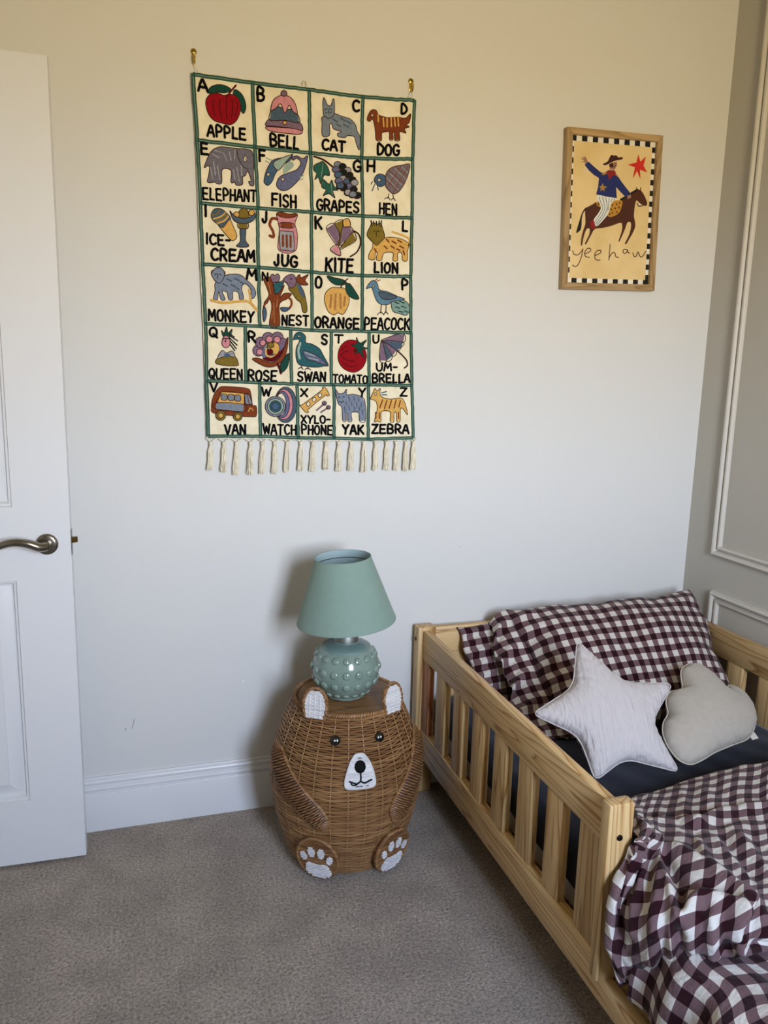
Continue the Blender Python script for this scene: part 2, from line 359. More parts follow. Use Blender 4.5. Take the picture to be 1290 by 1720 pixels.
# ------------------------------------------------------------------ fabric materials
def fabric(name, col, col2, scale=700, bump=.25, rough=.9, crinkle=None):
    m = bpy.data.materials.new(name); m.use_nodes = True; nt = m.node_tree; b = nt.nodes['Principled BSDF']
    b.inputs['Roughness'].default_value = rough; b.inputs['Specular IOR Level'].default_value = .15; b.inputs['Sheen Weight'].default_value = .15
    tc = nt.nodes.new('ShaderNodeTexCoord'); n = nt.nodes.new('ShaderNodeTexNoise'); n.inputs['Scale'].default_value = scale; n.inputs['Detail'].default_value = 3
    n2 = nt.nodes.new('ShaderNodeTexNoise'); n2.inputs['Scale'].default_value = 60; n2.inputs['Detail'].default_value = 5
    mx = nt.nodes.new('ShaderNodeMix'); mx.data_type = 'RGBA'; mx.inputs['A'].default_value = (*col, 1); mx.inputs['B'].default_value = (*col2, 1)
    bp = nt.nodes.new('ShaderNodeBump'); bp.inputs['Strength'].default_value = bump; bp.inputs['Distance'].default_value = .001
    nt.links.new(tc.outputs['Object'], n.inputs['Vector']); nt.links.new(tc.outputs['Object'], n2.inputs['Vector'])
    nt.links.new(n2.outputs['Fac'], mx.inputs['Factor']); nt.links.new(mx.outputs['Result'], b.inputs['Base Color'])
    nt.links.new(n.outputs['Fac'], bp.inputs['Height']); last = bp
    if crinkle:
        mp = nt.nodes.new('ShaderNodeMapping'); mp.inputs['Scale'].default_value = crinkle[0]; mp.inputs['Rotation'].default_value = crinkle[1]
        n3 = nt.nodes.new('ShaderNodeTexNoise'); n3.inputs['Scale'].default_value = 1; n3.inputs['Detail'].default_value = 3
        b2 = nt.nodes.new('ShaderNodeBump'); b2.inputs['Strength'].default_value = crinkle[2]; b2.inputs['Distance'].default_value = .010
        nt.links.new(tc.outputs['Object'], mp.inputs[0]); nt.links.new(mp.outputs[0], n3.inputs['Vector']); nt.links.new(n3.outputs['Fac'], b2.inputs['Height'])
        nt.links.new(bp.outputs[0], b2.inputs['Normal']); last = b2
    nt.links.new(last.outputs[0], b.inputs['Normal']); return m

def gingham(name):
    m = bpy.data.materials.new(name); m.use_nodes = True; nt = m.node_tree; b = nt.nodes['Principled BSDF']
    b.inputs['Roughness'].default_value = .95; b.inputs['Specular IOR Level'].default_value = .1; b.inputs['Sheen Weight'].default_value = .1
    uv = nt.nodes.new('ShaderNodeUVMap'); sp = nt.nodes.new('ShaderNodeSeparateXYZ'); nt.links.new(uv.outputs[0], sp.inputs[0])
    def M(op, a, bb=None, c=None):
        n = nt.nodes.new('ShaderNodeMath'); n.operation = op
        for i, x in enumerate((a, bb, c)):
            if x is None: continue
            if isinstance(x, (int, float)): n.inputs[i].default_value = x
            else: nt.links.new(x, n.inputs[i])
        return n.outputs[0]
    nz = nt.nodes.new('ShaderNodeTexNoise'); nz.inputs['Scale'].default_value = 40; nz.inputs['Detail'].default_value = 2; nt.links.new(uv.outputs[0], nz.inputs['Vector'])
    jit = M('MULTIPLY', M('SUBTRACT', nz.outputs['Fac'], .5), .03)
    U, V = sp.outputs[0], sp.outputs[1]
    du = M('GREATER_THAN', M('FRACT', M('ADD', U, jit)), .5); dv = M('GREATER_THAN', M('FRACT', M('ADD', V, jit)), .5)
    tw = M('GREATER_THAN', M('FRACT', M('MULTIPLY', M('ADD', U, V), 24.0)), .5)      # twill of the mixed squares
    both = M('MULTIPLY', du, dv); one = M('ABSOLUTE', M('SUBTRACT', du, dv))
    def mixc(f, A, B):
        n = nt.nodes.new('ShaderNodeMix'); n.data_type = 'RGBA'; nt.links.new(f, n.inputs['Factor'])
        for k_, x in (('A', A), ('B', B)):
            if isinstance(x, tuple): n.inputs[k_].default_value = (*x, 1)
            else: nt.links.new(x, n.inputs[k_])
        return n.outputs['Result']
    mid = mixc(tw, srgb('#7b6365'), srgb('#553c3f'))
    col = mixc(both, mixc(one, srgb('#cbc6be'), mid), srgb('#280d13'))
    n2 = nt.nodes.new('ShaderNodeTexNoise'); n2.inputs['Scale'].default_value = 60; n2.inputs['Detail'].default_value = 4; nt.links.new(uv.outputs[0], n2.inputs['Vector'])
    mr = nt.nodes.new('ShaderNodeMapRange'); mr.inputs[3].default_value = .8; mr.inputs[4].default_value = 1.15; nt.links.new(n2.outputs['Fac'], mr.inputs[0])
    mul = nt.nodes.new('ShaderNodeVectorMath'); mul.operation = 'SCALE'; nt.links.new(col, mul.inputs[0]); nt.links.new(mr.outputs[0], mul.inputs['Scale'])
    nt.links.new(mul.outputs[0], b.inputs['Base Color'])
    n3 = nt.nodes.new('ShaderNodeTexNoise'); n3.inputs['Scale'].default_value = 3.2; n3.inputs['Detail'].default_value = 6; nt.links.new(uv.outputs[0], n3.inputs['Vector'])
    bp = nt.nodes.new('ShaderNodeBump'); bp.inputs['Strength'].default_value = .5; bp.inputs['Distance'].default_value = .008; nt.links.new(n3.outputs['Fac'], bp.inputs['Height']); nt.links.new(bp.outputs[0], b.inputs['Normal'])
    return m
M_GING = gingham('burgundy_gingham')
M_NAVY = fabric('navy_cotton', srgb('#131624'), srgb('#191d2d'), bump=.2)
M_MATT = fabric('mattress_ticking', srgb('#d8d3c6'), srgb('#cbc5b6'))
M_STAR = fabric('muslin', srgb('#c9c2c0'), srgb('#bfb8b7'), scale=500, bump=.5, crinkle=((95, 16, 40), (0, 0, .75), .8))
M_CLOUD = fabric('oatmeal_linen', srgb('#b6aea2'), srgb('#a69e92'), scale=420, bump=.5)
M_PIPE = fabric('seam_edge', srgb('#c4baab'), srgb('#b5aa9b'))

# ------------------------------------------------------------------ mattress with fitted sheet
mt = thing('mattress', 'white mattress in a navy fitted sheet on the pine bed', 'mattress', (1.29, 1.16, .168))
q = MB(); box(q, -.425, .417, -.937, .941, .001, .148, .02, 4); q.build('mattress_core', M_MATT, parent=mt)
q = MB(); nx, ny = 60, 100
x0, x1, y0, y1, zt, zb, rr = -.4325, .4245, -.9445, .9485, .159, .070, .024
def sheet_pt(u, v):
    x = x0+(x1-x0)*u; y = y0+(y1-y0)*v
    return x, y
V = []; F = []
ring = []
# top grid then a skirt down the sides
for j in range(ny+1):
    for i in range(nx+1):
        x, y = sheet_pt(i/nx, j/ny); e = min(i, nx-i, (j)*1.0, (ny-j)*1.0)
        ex = min(x-x0, x1-x); ey = min(y-y0, y1-y); dd = min(ex, ey)
        z = zt-(rr-math.sqrt(max(rr*rr-(rr-dd)**2, 0)) if dd < rr else 0)
        z += .0022*math.sin(x*21+y*9+2*math.sin(y*7))*math.sin(y*17-x*6)+.0012*math.sin(x*60+y*31)
        V.append((x, y, z))
for j in range(ny):
    for i in range(nx): k = j*(nx+1)+i; F.append((k, k+1, k+nx+2, k+nx+1))
bd = [i for i in range(nx)]+[j*(nx+1)+nx for j in range(ny)]+[ny*(nx+1)+nx-i for i in range(nx)]+[(ny-j)*(nx+1) for j in range(ny)]
nb = len(bd); base = len(V)
for lv in range(1, 4):
    for t, k in enumerate(bd):
        x, y, z = V[k]; zz = zt-rr+(zb-zt+rr)*lv/3+(.002*math.sin(t*.9) if lv == 3 else 0); V.append((x+.0008*math.sin(t*1.3), y, zz))
for lv in range(3):
    for t in range(nb):
        a = bd[t] if lv == 0 else base+(lv-1)*nb+t; b2 = bd[(t+1) % nb] if lv == 0 else base+(lv-1)*nb+(t+1) % nb
        F.append((a, base+lv*nb+t, base+lv*nb+(t+1) % nb, b2))
q.add(V, F); q.build('fitted_sheet', M_NAVY, parent=mt, angle=None)['label'] = 'navy fitted sheet'

# ------------------------------------------------------------------ duvet
duvet = thing('duvet', 'burgundy and white gingham duvet bunched over the bed edge', 'duvet', (1.25, .9, .335))
# control points of the bunched part: columns run from the hanging edge towards the wall, rows from the pillow end to the lip
CTRL = [
 [(1.010, 1.330, .390), (.915, 1.192, .440), (.845, 1.085, .480), (.826, 1.082, .447), (.797, 1.07, .392), (.790, 1.06, .328), (.792, 1.048, .269), (.799, 1.038, .233)],
 [(1.055, 1.349, .385), (.958, 1.221, .420), (.878, 1.098, .474), (.846, 1.080, .420), (.812, 1.050, .366), (.805, 1.035, .305), (.813, 1.034, .256), (.827, 1.032, .228)],
 [(1.131, 1.376, .37), (1.026, 1.25, .4), (.95, 1.146, .43), (.87, 1.053, .425), (.82, .993, .395), (.817, .982, .335), (.838, .996, .28), (.848, .999, .255)],
 [(1.206, 1.387, .375), (1.085, 1.248, .4), (1.003, 1.139, .425), (.918, 1.033, .435), (.859, .971, .415), (.848, .95, .365), (.862, .962, .315), (.867, .967, .295)],
 [(1.287, 1.393, .38), (1.161, 1.256, .4), (1.074, 1.146, .415), (.97, 1.01, .435), (.899, .94, .43), (.883, .923, .395), (.894, .932, .36), (.899, .932, .345)],
 [(1.367, 1.395, .385), (1.25, 1.266, .395), (1.154, 1.151, .405), (1.047, 1.02, .42), (.964, .937, .43), (.937, .91, .405), (.937, .909, .38), (.938, .91, .365)],
 [(1.457, 1.395, .385), (1.349, 1.273, .39), (1.242, 1.154, .395), (1.139, 1.034, .405), (1.048, .95, .415), (.996, .9, .405), (.982, .894, .39), (.979, .897, .375)]]
# fold lines: height, width (metres) and the grid cells they run through
RIDGES = [
 (.02, .0079, [(15, 27), (21, 33), (29, 38), (34, 42), (37, 47), (40, 53)]), (-.026, .0096, [(33, 39), (37, 44), (40, 47), (41, 51)]),
 (.022, .0172, [(27, 35), (37, 38), (47, 41), (53, 44), (58, 47), (61, 52), (61, 56)]), (-.02, .0095, [(36, 42), (42, 45), (48, 46), (54, 47), (57, 49)]),
 (.022, .0143, [(42, 53), (44, 50), (48, 48), (55, 50), (60, 54)]), (.014, .0149, [(9, 27), (30, 27), (38, 28), (46, 31)]),
 (.014, .0154, [(46, 31), (55, 28), (64, 28), (70, 28)]), (-.016, .0077, [(8, 25), (30, 26), (43, 28), (53, 27), (61, 27), (70, 27)]),
 (-.01, .0075, [(45, 33), (54, 32), (61, 31), (70, 32)]), (.016, .0078, [(12, 39), (12, 46), (12, 54), (13, 63), (16, 74)]),
 (-.016, .0066, [(20, 40), (22, 44), (22, 49), (22, 53)]), (.016, .0076, [(23, 40), (25, 44), (24, 50), (25, 56)]),
 (-.012, .0075, [(28, 41), (29, 46), (28, 51)]), (.014, .0105, [(31, 41), (32, 48), (32, 54), (31, 64)]),
 (-.014, .0066, [(17, 45), (17, 52), (18, 60)]), (.018, .0092, [(37, 53), (38, 58), (39, 78)]),
 (-.02, .0082, [(40, 57), (42, 64), (41, 81)]), (-.014, .0082, [(36, 53), (35, 60), (35, 76)]),
 (.012, .008, [(45, 36), (46, 37), (47, 39)]), (-.01, .0068, [(43, 36), (45, 39), (46, 40)]),
 (.01, .009, [(52, 36), (57, 41), (60, 44)]), (-.01, .0091, [(55, 36), (60, 41), (66, 45)]), (.012, .0104, [(60, 36), (65, 40), (69, 44)]),
 (.014, .01, [(50, 54), (51, 60), (51, 76)]), (-.014, .008, [(48, 50), (49, 56), (49, 62)]), (-.012, .008, [(55, 55), (56, 62), (56, 77)]),
 (.012, .009, [(58, 56), (60, 63), (66, 73)]), (-.018, .01, [(62, 52), (66, 55), (68, 60), (70, 73)]), (.016, .0143, [(66, 50), (69, 55), (70, 60)])]
DX1 = 1.706                      # the duvet stops short of the wall-side posts
def crom(P, n):
    m_ = P.shape[0]; out = []
    for t in np.linspace(0, m_-1, n):
        i = min(int(t), m_-2); f = t-i; p0, p1, p2, p3 = P[max(i-1, 0)], P[i], P[i+1], P[min(i+2, m_-1)]
        out.append(.5*((2*p1)+(-p0+p2)*f+(2*p0-5*p1+4*p2-p3)*f**2+(-p0+3*p1-3*p2+p3)*f**3))
    return np.array(out)
def arc(S, axis, ref):
    D = np.linalg.norm(np.diff(S, axis=axis), axis=2); c = np.concatenate([np.zeros_like(np.take(D, [0], axis)), np.cumsum(D, axis)], axis); return c-np.take(c, [ref], axis)
def blur(A, n):
    for _ in range(n):
        P = np.pad(A, 1, mode='reflect', reflect_type='odd'); A = (P[:-2, 1:-1]+P[2:, 1:-1]+P[1:-1, :-2]+P[1:-1, 2:]+4*P[1:-1, 1:-1])/8
    return A
def keep_clear(S):
    """push cloth off the mattress, the post, the side board and the wall-side rail"""
    x, y, z = S[..., 0].copy(), S[..., 1].copy(), S[..., 2].copy()
    low = (x > .842) & (z < np.where(x < .95, .348, .340)); side = low & (x < .910) & (z < .334)
    x = np.where(side, .838, x); z = np.where(low & ~side, np.where(x < .95, .348, .340), z)
    z = np.where((x > .806) & (z < .190), .190, z)
    blocked = (x < .866) & (y > 1.088) & (y < 1.14); f = blocked & (y < 1.112); y = np.where(f, 1.088, y); x = np.where(blocked & ~f, .866, x)
    x = np.where((y > 1.12) & (x < .868), .868, x); x = np.minimum(x, DX1)
    return np.stack([x, y, z], -1)
def grid_obj(name, S, UV, parent):
    n, m_ = S.shape[:2]; q = MB()
    q.add((S.reshape(-1, 3)-np.array(parent.location)).tolist(), [(i*m_+j, (i+1)*m_+j, (i+1)*m_+j+1, i*m_+j+1) for i in range(n-1) for j in range(m_-1)])
    o = q.build(name, M_GING, parent=parent, angle=None, uv=UV.reshape(-1, 2)); s_ = o.modifiers.new('soft', 'SUBSURF'); s_.levels = 1; s_.render_levels = 1
    return o
CHK = .0445
G = np.array(CTRL); last = []
for k, xx in ((0, 1.5), (1, DX1)):
    c = []
    for r in range(8):
        a = G[-1][r]; yr = np.interp(r, [0, 7], [1.42, .93]); c.append([min(max(xx, a[0]+.15*(k+1)), DX1), a[1]*(.6-.3*k)+yr*(.4+.3*k), a[2]-.005*k])
    last.append(c)
last = np.array(last); last[1, :, 0] = DX1; G = np.concatenate([G, last], 0)
far1 = G[:, 0]+np.array([0, .018, -.022]); far1[:, 2] = np.maximum(far1[:, 2], .343); far2 = G[:, 0]+np.array([.01, -.03, 0]); far2[:, 2] = .341
lip1 = G[:, -1]+np.array([.004, .02, -.02]); lip2 = G[:, -1]+np.array([.02, .09, -.012]); lip1[0] += [.02, 0, 0]; lip2[0] += [.03, 0, 0]
lip1[:2] = G[:2, -1]+np.array([.006, .006, -.006]); lip2[:2] = G[:2, -1]+np.array([.012, .010, .004])
G = np.concatenate([far2[:, None], far1[:, None], G, lip1[:, None], lip2[:, None]], 1)
G = np.concatenate([G[:1]+np.array([.030, -.004, -.004]), G], 0)
NX, NY = 92, 96
S = crom(G, NX); S = np.swapaxes(crom(np.swapaxes(S, 0, 1), NY), 0, 1)
du = np.gradient(S, axis=0); dv = np.gradient(S, axis=1); N = np.cross(dv, du); N /= np.linalg.norm(N, axis=2, keepdims=True)+1e-9
if N[30:60, 20:60, 2].mean() < 0: N = -N
d = np.zeros((NX, NY))
for amp, w_, cells in RIDGES:
    P = [S[i, j] for i, j in cells]; D = np.full((NX, NY), 1e9)
    for a, b in zip(P, P[1:]):
        ab = b-a; t = np.clip(((S-a)@ab)/(ab@ab+1e-12), 0, 1); D = np.minimum(D, np.linalg.norm(S-(a+t[..., None]*ab), axis=2))
    d += amp*np.exp(-(D/w_)**2)
gen = np.random.default_rng(4); u = np.linspace(0, 1, NX)[:, None]; v = np.linspace(0, 1, NY)[None, :]
for k in range(26):
    fx, fy = gen.normal(0, 1, 2)*np.array([18, 16]); d += .0005*np.sin(fx*u*3.14+fy*v*3.14+gen.uniform(0, 6.28))
fade = np.clip(np.clip((v-.12)/.06, 0, 1)*np.clip((.90-v)/.03, 0, 1)*np.ones_like(d), .15, 1)
S2 = keep_clear(S+N*(d*fade*.85)[..., None]); SU = S+N*(d*fade*.3)[..., None]
grid_obj('duvet_cover', S2, np.stack([blur(arc(SU, 0, 50), 10), blur(arc(SU, 1, 40), 10)], -1)/CHK, duvet)
# the lower fold of the duvet, running on towards the foot of the bed
nx, ny = 70, 60; uu = np.linspace(0, 1, nx)[:, None]; vv = np.linspace(0, 1, ny)[None, :]
pc = crom(np.array([[.832, .205], [.812, .200], [.796, .207], [.792, .23], [.800, .28], [.826, .335], [.88, .354], [.96, .362], [1.1, .364], [1.3, .362], [1.55, .357], [DX1, .352]]), nx)
Y = (.22+.80*vv)*np.ones_like(uu); X = pc[:, 0][:, None]*np.ones_like(vv); Z = pc[:, 1][:, None]*np.ones_like(vv)
top = np.clip((X-.84)/.08, 0, 1); hang = 1-top
w = .012*np.sin(uu*26+vv*9+2*np.sin(vv*7))*top+.009*np.sin(vv*34-uu*14+1.5*np.sin(uu*11))*top
X = X+hang*.012*np.sin(vv*40+1.0)-.004*hang-.014*hang*np.clip((.86-Y)/.3, 0, 1)+.022*hang*np.clip((Y-.80)/.1, 0, 1)
Z = Z+w-top*(w+.022)*np.clip((Y-.78)/.10, 0, 1)
LL = keep_clear(np.stack([X, Y, Z], -1))
grid_obj('duvet_underlayer', LL, np.stack([arc(LL, 0, 30), arc(LL, 1, 30)], -1)/CHK, duvet)

# ------------------------------------------------------------------ pillows
def basis(c, u, v):
    u = Vector(u).normalized(); v = Vector(v); v = (v-u*v.dot(u)).normalized(); n = u.cross(v)
    return Matrix(((u.x, v.x, n.x, c[0]), (u.y, v.y, n.y, c[1]), (u.z, v.z, n.z, c[2]), (0, 0, 0, 1)))
def pillow_mesh(name, W, H, tf, tb, seed, parent, sag=0.0, chk=.0405):
    r = random.Random(seed); nx, ny = 84, 56; V = []; UV = []; F = []; idx = {}
    ph = [r.uniform(0, 6.28) for _ in range(12)]
    def pt(i, j, side):
        a = 2*i/nx-1; b = 2*j/ny-1
        prof = (1-abs(a)**3.2)**.62*(1-abs(b)**2.6)**.62
        x = W/2*a*(1-.045*(1-b*b)*abs(a)**3); y = H/2*b*(1-.07*(1-a*a)*abs(b)**3)
        edge = max(abs(a), abs(b))
        wr = .006*math.sin(24*b+3*math.sin(3*a)+ph[0])*math.exp(-((a+1)/.28)**2)+.004*math.sin(20*b+2*a+ph[1])*math.exp(-((a-1)/.2)**2)
        wr += .005*math.sin(22*a+2*math.sin(4*b)+ph[2])*math.exp(-((b-1)/.22)**2)+.004*math.sin(19*a+ph[3])*math.exp(-((b+1)/.25)**2)
        wr += .0025*math.sin(7*a+5*b+ph[4])+.002*math.sin(11*a-9*b+ph[5])
        z = (tf if side > 0 else -tb)*prof+wr*min(1, prof*3)*side
        z -= sag*(a*a*.35+b*b*.5)
        y += .006*math.sin(9*a+ph[6])*edge**4; x += .006*math.sin(8*b+ph[7])*edge**4
        return (x, y, z)
    for side in (1, -1):
        for j in range(ny+1):
            for i in range(nx+1):
                bdry = i in (0, nx) or j in (0, ny)
                if side < 0 and bdry: idx[(side, i, j)] = idx[(1, i, j)]; continue
                p = pt(i, j, side); idx[(side, i, j)] = len(V); V.append(p); UV.append((p[0]/chk, p[1]/chk))
    for j in range(ny):
        for i in range(nx):
            F.append((idx[1, i, j], idx[1, i+1, j], idx[1, i+1, j+1], idx[1, i, j+1])); F.append((idx[-1, i, j], idx[-1, i, j+1], idx[-1, i+1, j+1], idx[-1, i+1, j]))
    q = MB(); q.add(V, F); return q.build(name, M_GING, parent=parent, angle=None, uv=UV)
def flap_mesh(name, W, H, ln, parent, seed, chk=.0405, droop=.10):
    r = random.Random(seed); nx, ny = 30, 56; V = []; UV = []; F = []
    for side in (1, -1):
        for j in range(ny+1):
            b = 2*j/ny-1
            for i in range(nx+1):
                t = i/nx; d = ln*t
                d = d*(1.25-.55*b)
                x = -W/2*(1-.04*(1-b*b))+.004-d*(1-.25*t)+.010*math.sin(7*b+1.2)*t; y = H/2*b*(1+.02*t)-.02*t*t
                z = -droop*t*t+(.016*math.sin(15*b+2.0*t+.6)+.009*math.sin(31*b+4*t))*t*(1.1-.3*t)+side*.004*(1-.5*t)*(1-b**6)
                V.append((x, y, z)); UV.append((x/chk, y/chk))
    n = (nx+1)*(ny+1)
    for j in range(ny):
        for i in range(nx):
            k = j*(nx+1)+i; F.append((k, k+nx+1, k+nx+2, k+1)); F.append((n+k, n+k+1, n+k+nx+2, n+k+nx+1))
    q = MB(); q.add(V, F); return q.build(name, M_GING, parent=parent, angle=None, uv=UV)
def taper(o, k=.09, sh=-.0175, H=.455):
    # narrower towards the end that is squashed against the sheet
    for v in o.data.vertices:
        b = max(-1.1, min(1.1, 2*v.co.y/H)); v.co.x = v.co.x*(1-k*(1-b))+sh*(1-b)
    return o
def settle(o, x0=.862, x1=1.734, y1=2.120, z0=.334):
    # the pillow gives way where it meets the sheet, the rails and the headboard
    bpy.context.view_layer.update(); mw = o.matrix_world.copy(); iv = mw.inverted()
    for v in o.data.vertices:
        p = mw @ v.co; p.x = min(max(p.x, x0), x1); p.y = min(p.y, y1); p.z = max(p.z, z0); v.co = iv @ p
def sl(deg): return (0, math.cos(math.radians(deg)), math.sin(math.radians(deg)))
pf = thing('pillow', 'plump gingham pillow in front, leaning behind the star cushion', 'pillow', group='gingham pillows')
pf.matrix_world = basis((1.417, 1.900, .468), (1, -.03, .035), sl(38))
settle(taper(pillow_mesh('pillow_body', .70, .455, .072, .030, 3, pf)))
settle(taper(flap_mesh('pillowcase_flap', .70, .44, .115, pf, 5, droop=.030)))
pb = thing('pillow', 'crumpled gingham pillow tucked behind the front pillow at the headboard', 'pillow', group='gingham pillows')
pb.matrix_world = basis((1.258, 2.056, .452), (1, .02, .065), sl(58))
settle(pillow_mesh('pillow_body', .66, .26, .030, .024, 8, pb))

# ------------------------------------------------------------------ star and cloud cushions
STAR_TIPS = [(-.046, .197), (.050, .077), (.193, .066), (.101, -.033), (.143, -.158), (.005, -.114), (-.085, -.162), (-.100, -.052), (-.212, .010), (-.087, .071)]
CLOUD_PTS = [(.002, .137), (.039, .15), (.077, .14), (.092, .106), (.099, .074), (.104, .050), (.124, .062), (.142, .062), (.158, .042), (.162, .01), (.153, -.03), (.125, -.06), (.074, -.088), (.009, -.094), (-.062, -.1),
             (-.119, -.11), (-.162, -.112), (-.188, -.094), (-.196, -.061), (-.189, -.024), (-.167, .005), (-.133, .027), (-.117, .058), (-.084, .082), (-.036, .085), (-.018, .112)]
def round_star(sp):
    out = []; n = len(sp)
    for i in range(n):
        p0, p1, p2 = [np.array(sp[(i+k) % n]) for k in (-1, 0, 1)]; a = (p0-p1)/np.linalg.norm(p0-p1); b = (p2-p1)/np.linalg.norm(p2-p1); r = .022 if i % 2 == 0 else .034
        for t in np.linspace(0, 1, 5): out.append((1-t)**2*(p1+a*r)+2*t*(1-t)*p1+t*t*(p1+b*r))
    dense = []
    for i in range(len(out)):
        a, b = out[i], out[(i+1) % len(out)]; k = max(1, int(round(np.linalg.norm(b-a)/.009)))
        dense += [a+(b-a)*j/k for j in range(k)]
    return dense
def within(p, poly):
    c = False; n = len(poly)
    for i in range(n):
        x1, y1 = poly[i]; x2, y2 = poly[(i+1) % n]
        if (y1 > p[1]) != (y2 > p[1]) and p[0] < (x2-x1)*(p[1]-y1)/(y2-y1)+x1: c = not c
    return c
def cushion(outline, m, m_edge, root, rad, thick, seed, step=.0085, wrinkle=.0):
    """two panels sewn along the outline; the filling swells like a membrane (Poisson height, square root near the seam)"""
    poly = [tuple(p) for p in outline]; nb = len(poly); arr = np.array(poly); pts = [Vector(p) for p in poly]
    lo, hi = arr.min(0), arr.max(0); y = lo[1]; r = 0
    while y < hi[1]:
        x = lo[0]+(step/2 if r % 2 else 0)
        while x < hi[0]:
            if within((x, y), poly) and np.min(np.hypot(arr[:, 0]-x, arr[:, 1]-y)) > step*.55: pts.append(Vector((x, y)))
            x += step
        y += step*.866; r += 1
    v2, _, fs, *_ = delaunay_2d_cdt(pts, [], [list(range(nb))], 1, 1e-6)
    n = len(v2); XY = np.array([tuple(p) for p in v2]); F = np.array([tuple(f) for f in fs])
    E = np.vstack([F[:, [0, 1]], F[:, [1, 2]], F[:, [2, 0]]]); E = np.vstack([E, E[:, ::-1]])
    cnt = np.bincount(E[:, 0], minlength=n); inner = np.arange(n) >= nb
    swell = np.zeros(n)
    for _ in range(900):
        acc = np.bincount(E[:, 0], weights=swell[E[:, 1]], minlength=n)/np.maximum(cnt, 1); swell = np.where(inner, acc+step*step*.25, 0)
    h = np.sqrt(swell/swell.max())**.92*thick
    g = np.random.default_rng(seed); ph = g.uniform(0, 6.28, 8)
    # puckers that run in from the seam and fade towards the middle
    dist = np.array([np.min(np.hypot(arr[:, 0]-p[0], arr[:, 1]-p[1])) for p in XY]); near = np.array([np.argmin(np.hypot(arr[:, 0]-p[0], arr[:, 1]-p[1])) for p in XY])
    h = h+wrinkle*np.sin(near*2.3+2*np.sin(near*.31+ph[0]))*np.exp(-dist/.024)*np.clip(dist/.006, 0, 1)
    mp_ = np.arange(n); k = n; V = [(x, y, z if i >= nb else 0) for i, ((x, y), z) in enumerate(zip(XY, h))]
    for i in range(nb, n): mp_[i] = k; k += 1; V.append((XY[i, 0], XY[i, 1], -h[i]))
    q = MB(); q.add(V, [tuple(f) for f in F.tolist()]+[tuple(int(mp_[i]) for i in f[::-1]) for f in F]); o = q.build('cushion_body', m, parent=root, angle=None)
    s_ = o.modifiers.new('soft', 'SUBSURF'); s_.levels = 1; s_.render_levels = 1
    q = MB(); tube(q, np.c_[XY[:nb]*1.004, np.zeros(nb)], rad, 7, closed=True); q.build('seam_piping', m_edge, parent=root)
star = thing('star_cushion', 'off white muslin star cushion leaning on the gingham pillow', 'cushion')
star.matrix_world = basis((1.132, 1.590, .468), (.993, -.114, 0), (.073, .639, .765))
cushion(round_star(STAR_TIPS), M_STAR, M_STAR, star, .0017, .052, 1, step=.0065, wrinkle=.0034)
cloud = thing('cloud_cushion', 'oatmeal linen cloud cushion beside the star cushion', 'cushion')
cloud.matrix_world = basis((1.450, 1.600, .424), (.988, .158, 0), (-.125, .784, .608))
cushion([p for p in catmull(CLOUD_PTS[::-1], .009, True)], M_CLOUD, M_PIPE, cloud, .0018, .052, 2, wrinkle=.0012)
q = MB(); box(q, .098, .122, -.092, -.074, -.014, -.013, 0); q.build('care_label', M_MATT, parent=cloud, smooth=False)['label'] = 'small white fabric label'

# ------------------------------------------------------------------ wicker bear
ZT = .4438
POLY = (7.09959372, -6.92831135, 1.02987647, .25891278, .15515796)
def brad(z):
    z = min(max(z, 0), ZT); r = 0
    for c in POLY: r = r*z+c
    if z < .02: r -= .018*(1-z/.02)**2
    return r
FACE = math.radians(-94.5)
def rattan(name, c1, c2, c3, rough=.5):
    m = bpy.data.materials.new(name); m.use_nodes = True; nt = m.node_tree; b = nt.nodes['Principled BSDF']; b.inputs['Roughness'].default_value = rough
    b.inputs['Specular IOR Level'].default_value = .45
    tc = nt.nodes.new('ShaderNodeTexCoord'); mp = nt.nodes.new('ShaderNodeMapping'); mp.inputs['Scale'].default_value = (9, 9, 150)
    n = nt.nodes.new('ShaderNodeTexNoise'); n.inputs['Scale'].default_value = 1; n.inputs['Detail'].default_value = 3
    r = nt.nodes.new('ShaderNodeValToRGB'); e = r.color_ramp.elements; e[0].position = .3; e[0].color = (*c1, 1); e[1].position = .7; e[1].color = (*c3, 1)
    x = e.new(.5); x.color = (*c2, 1)
    nt.links.new(tc.outputs['Object'], mp.inputs[0]); nt.links.new(mp.outputs[0], n.inputs['Vector']); nt.links.new(n.outputs['Fac'], r.inputs[0]); nt.links.new(r.outputs[0], b.inputs['Base Color'])
    return m
M_RAT = rattan('rattan', srgb('#6a4526'), srgb('#85603c'), srgb('#a37b50'))
M_RATD = rattan('rattan_dark', srgb('#5d3b20'), srgb('#75502f'), srgb('#8f6a43'))
M_STAKE = rattan('rattan_stake', srgb('#8f6a43'), srgb('#a27c52'), srgb('#b08a60'))
M_INNER = mat('rattan_inside', srgb('#38210f'), rough=.9, bump=(200, .3, .002))
M_WHITE = mat('white_painted_rattan', srgb('#d9d7d6'), rough=.55, bump=(220, .15, .001), vary=(70, srgb('#c6c4c6')))
M_WHITER = rattan('white_rattan', srgb('#c2bfc0'), srgb('#d8d6d6'), srgb('#e2e0df'))
M_BLACK = mat('black_yarn', srgb('#080707'), rough=.85, spec=.2, bump=(240, .2, .001)); M_EYE = mat('black_button', srgb('#0b0b0d'), rough=.22, spec=.7, bump=(90, .02, .001))
M_TOPW = wood('tray_wood', 0, srgb('#8a6640'), srgb('#5f4224'), srgb('#765433'), scale=1.3)
bear = thing('wicker_bear_table', 'brown wicker bear side table with white muzzle and round wooden top', 'side table', (.5217, 1.9256, 0))
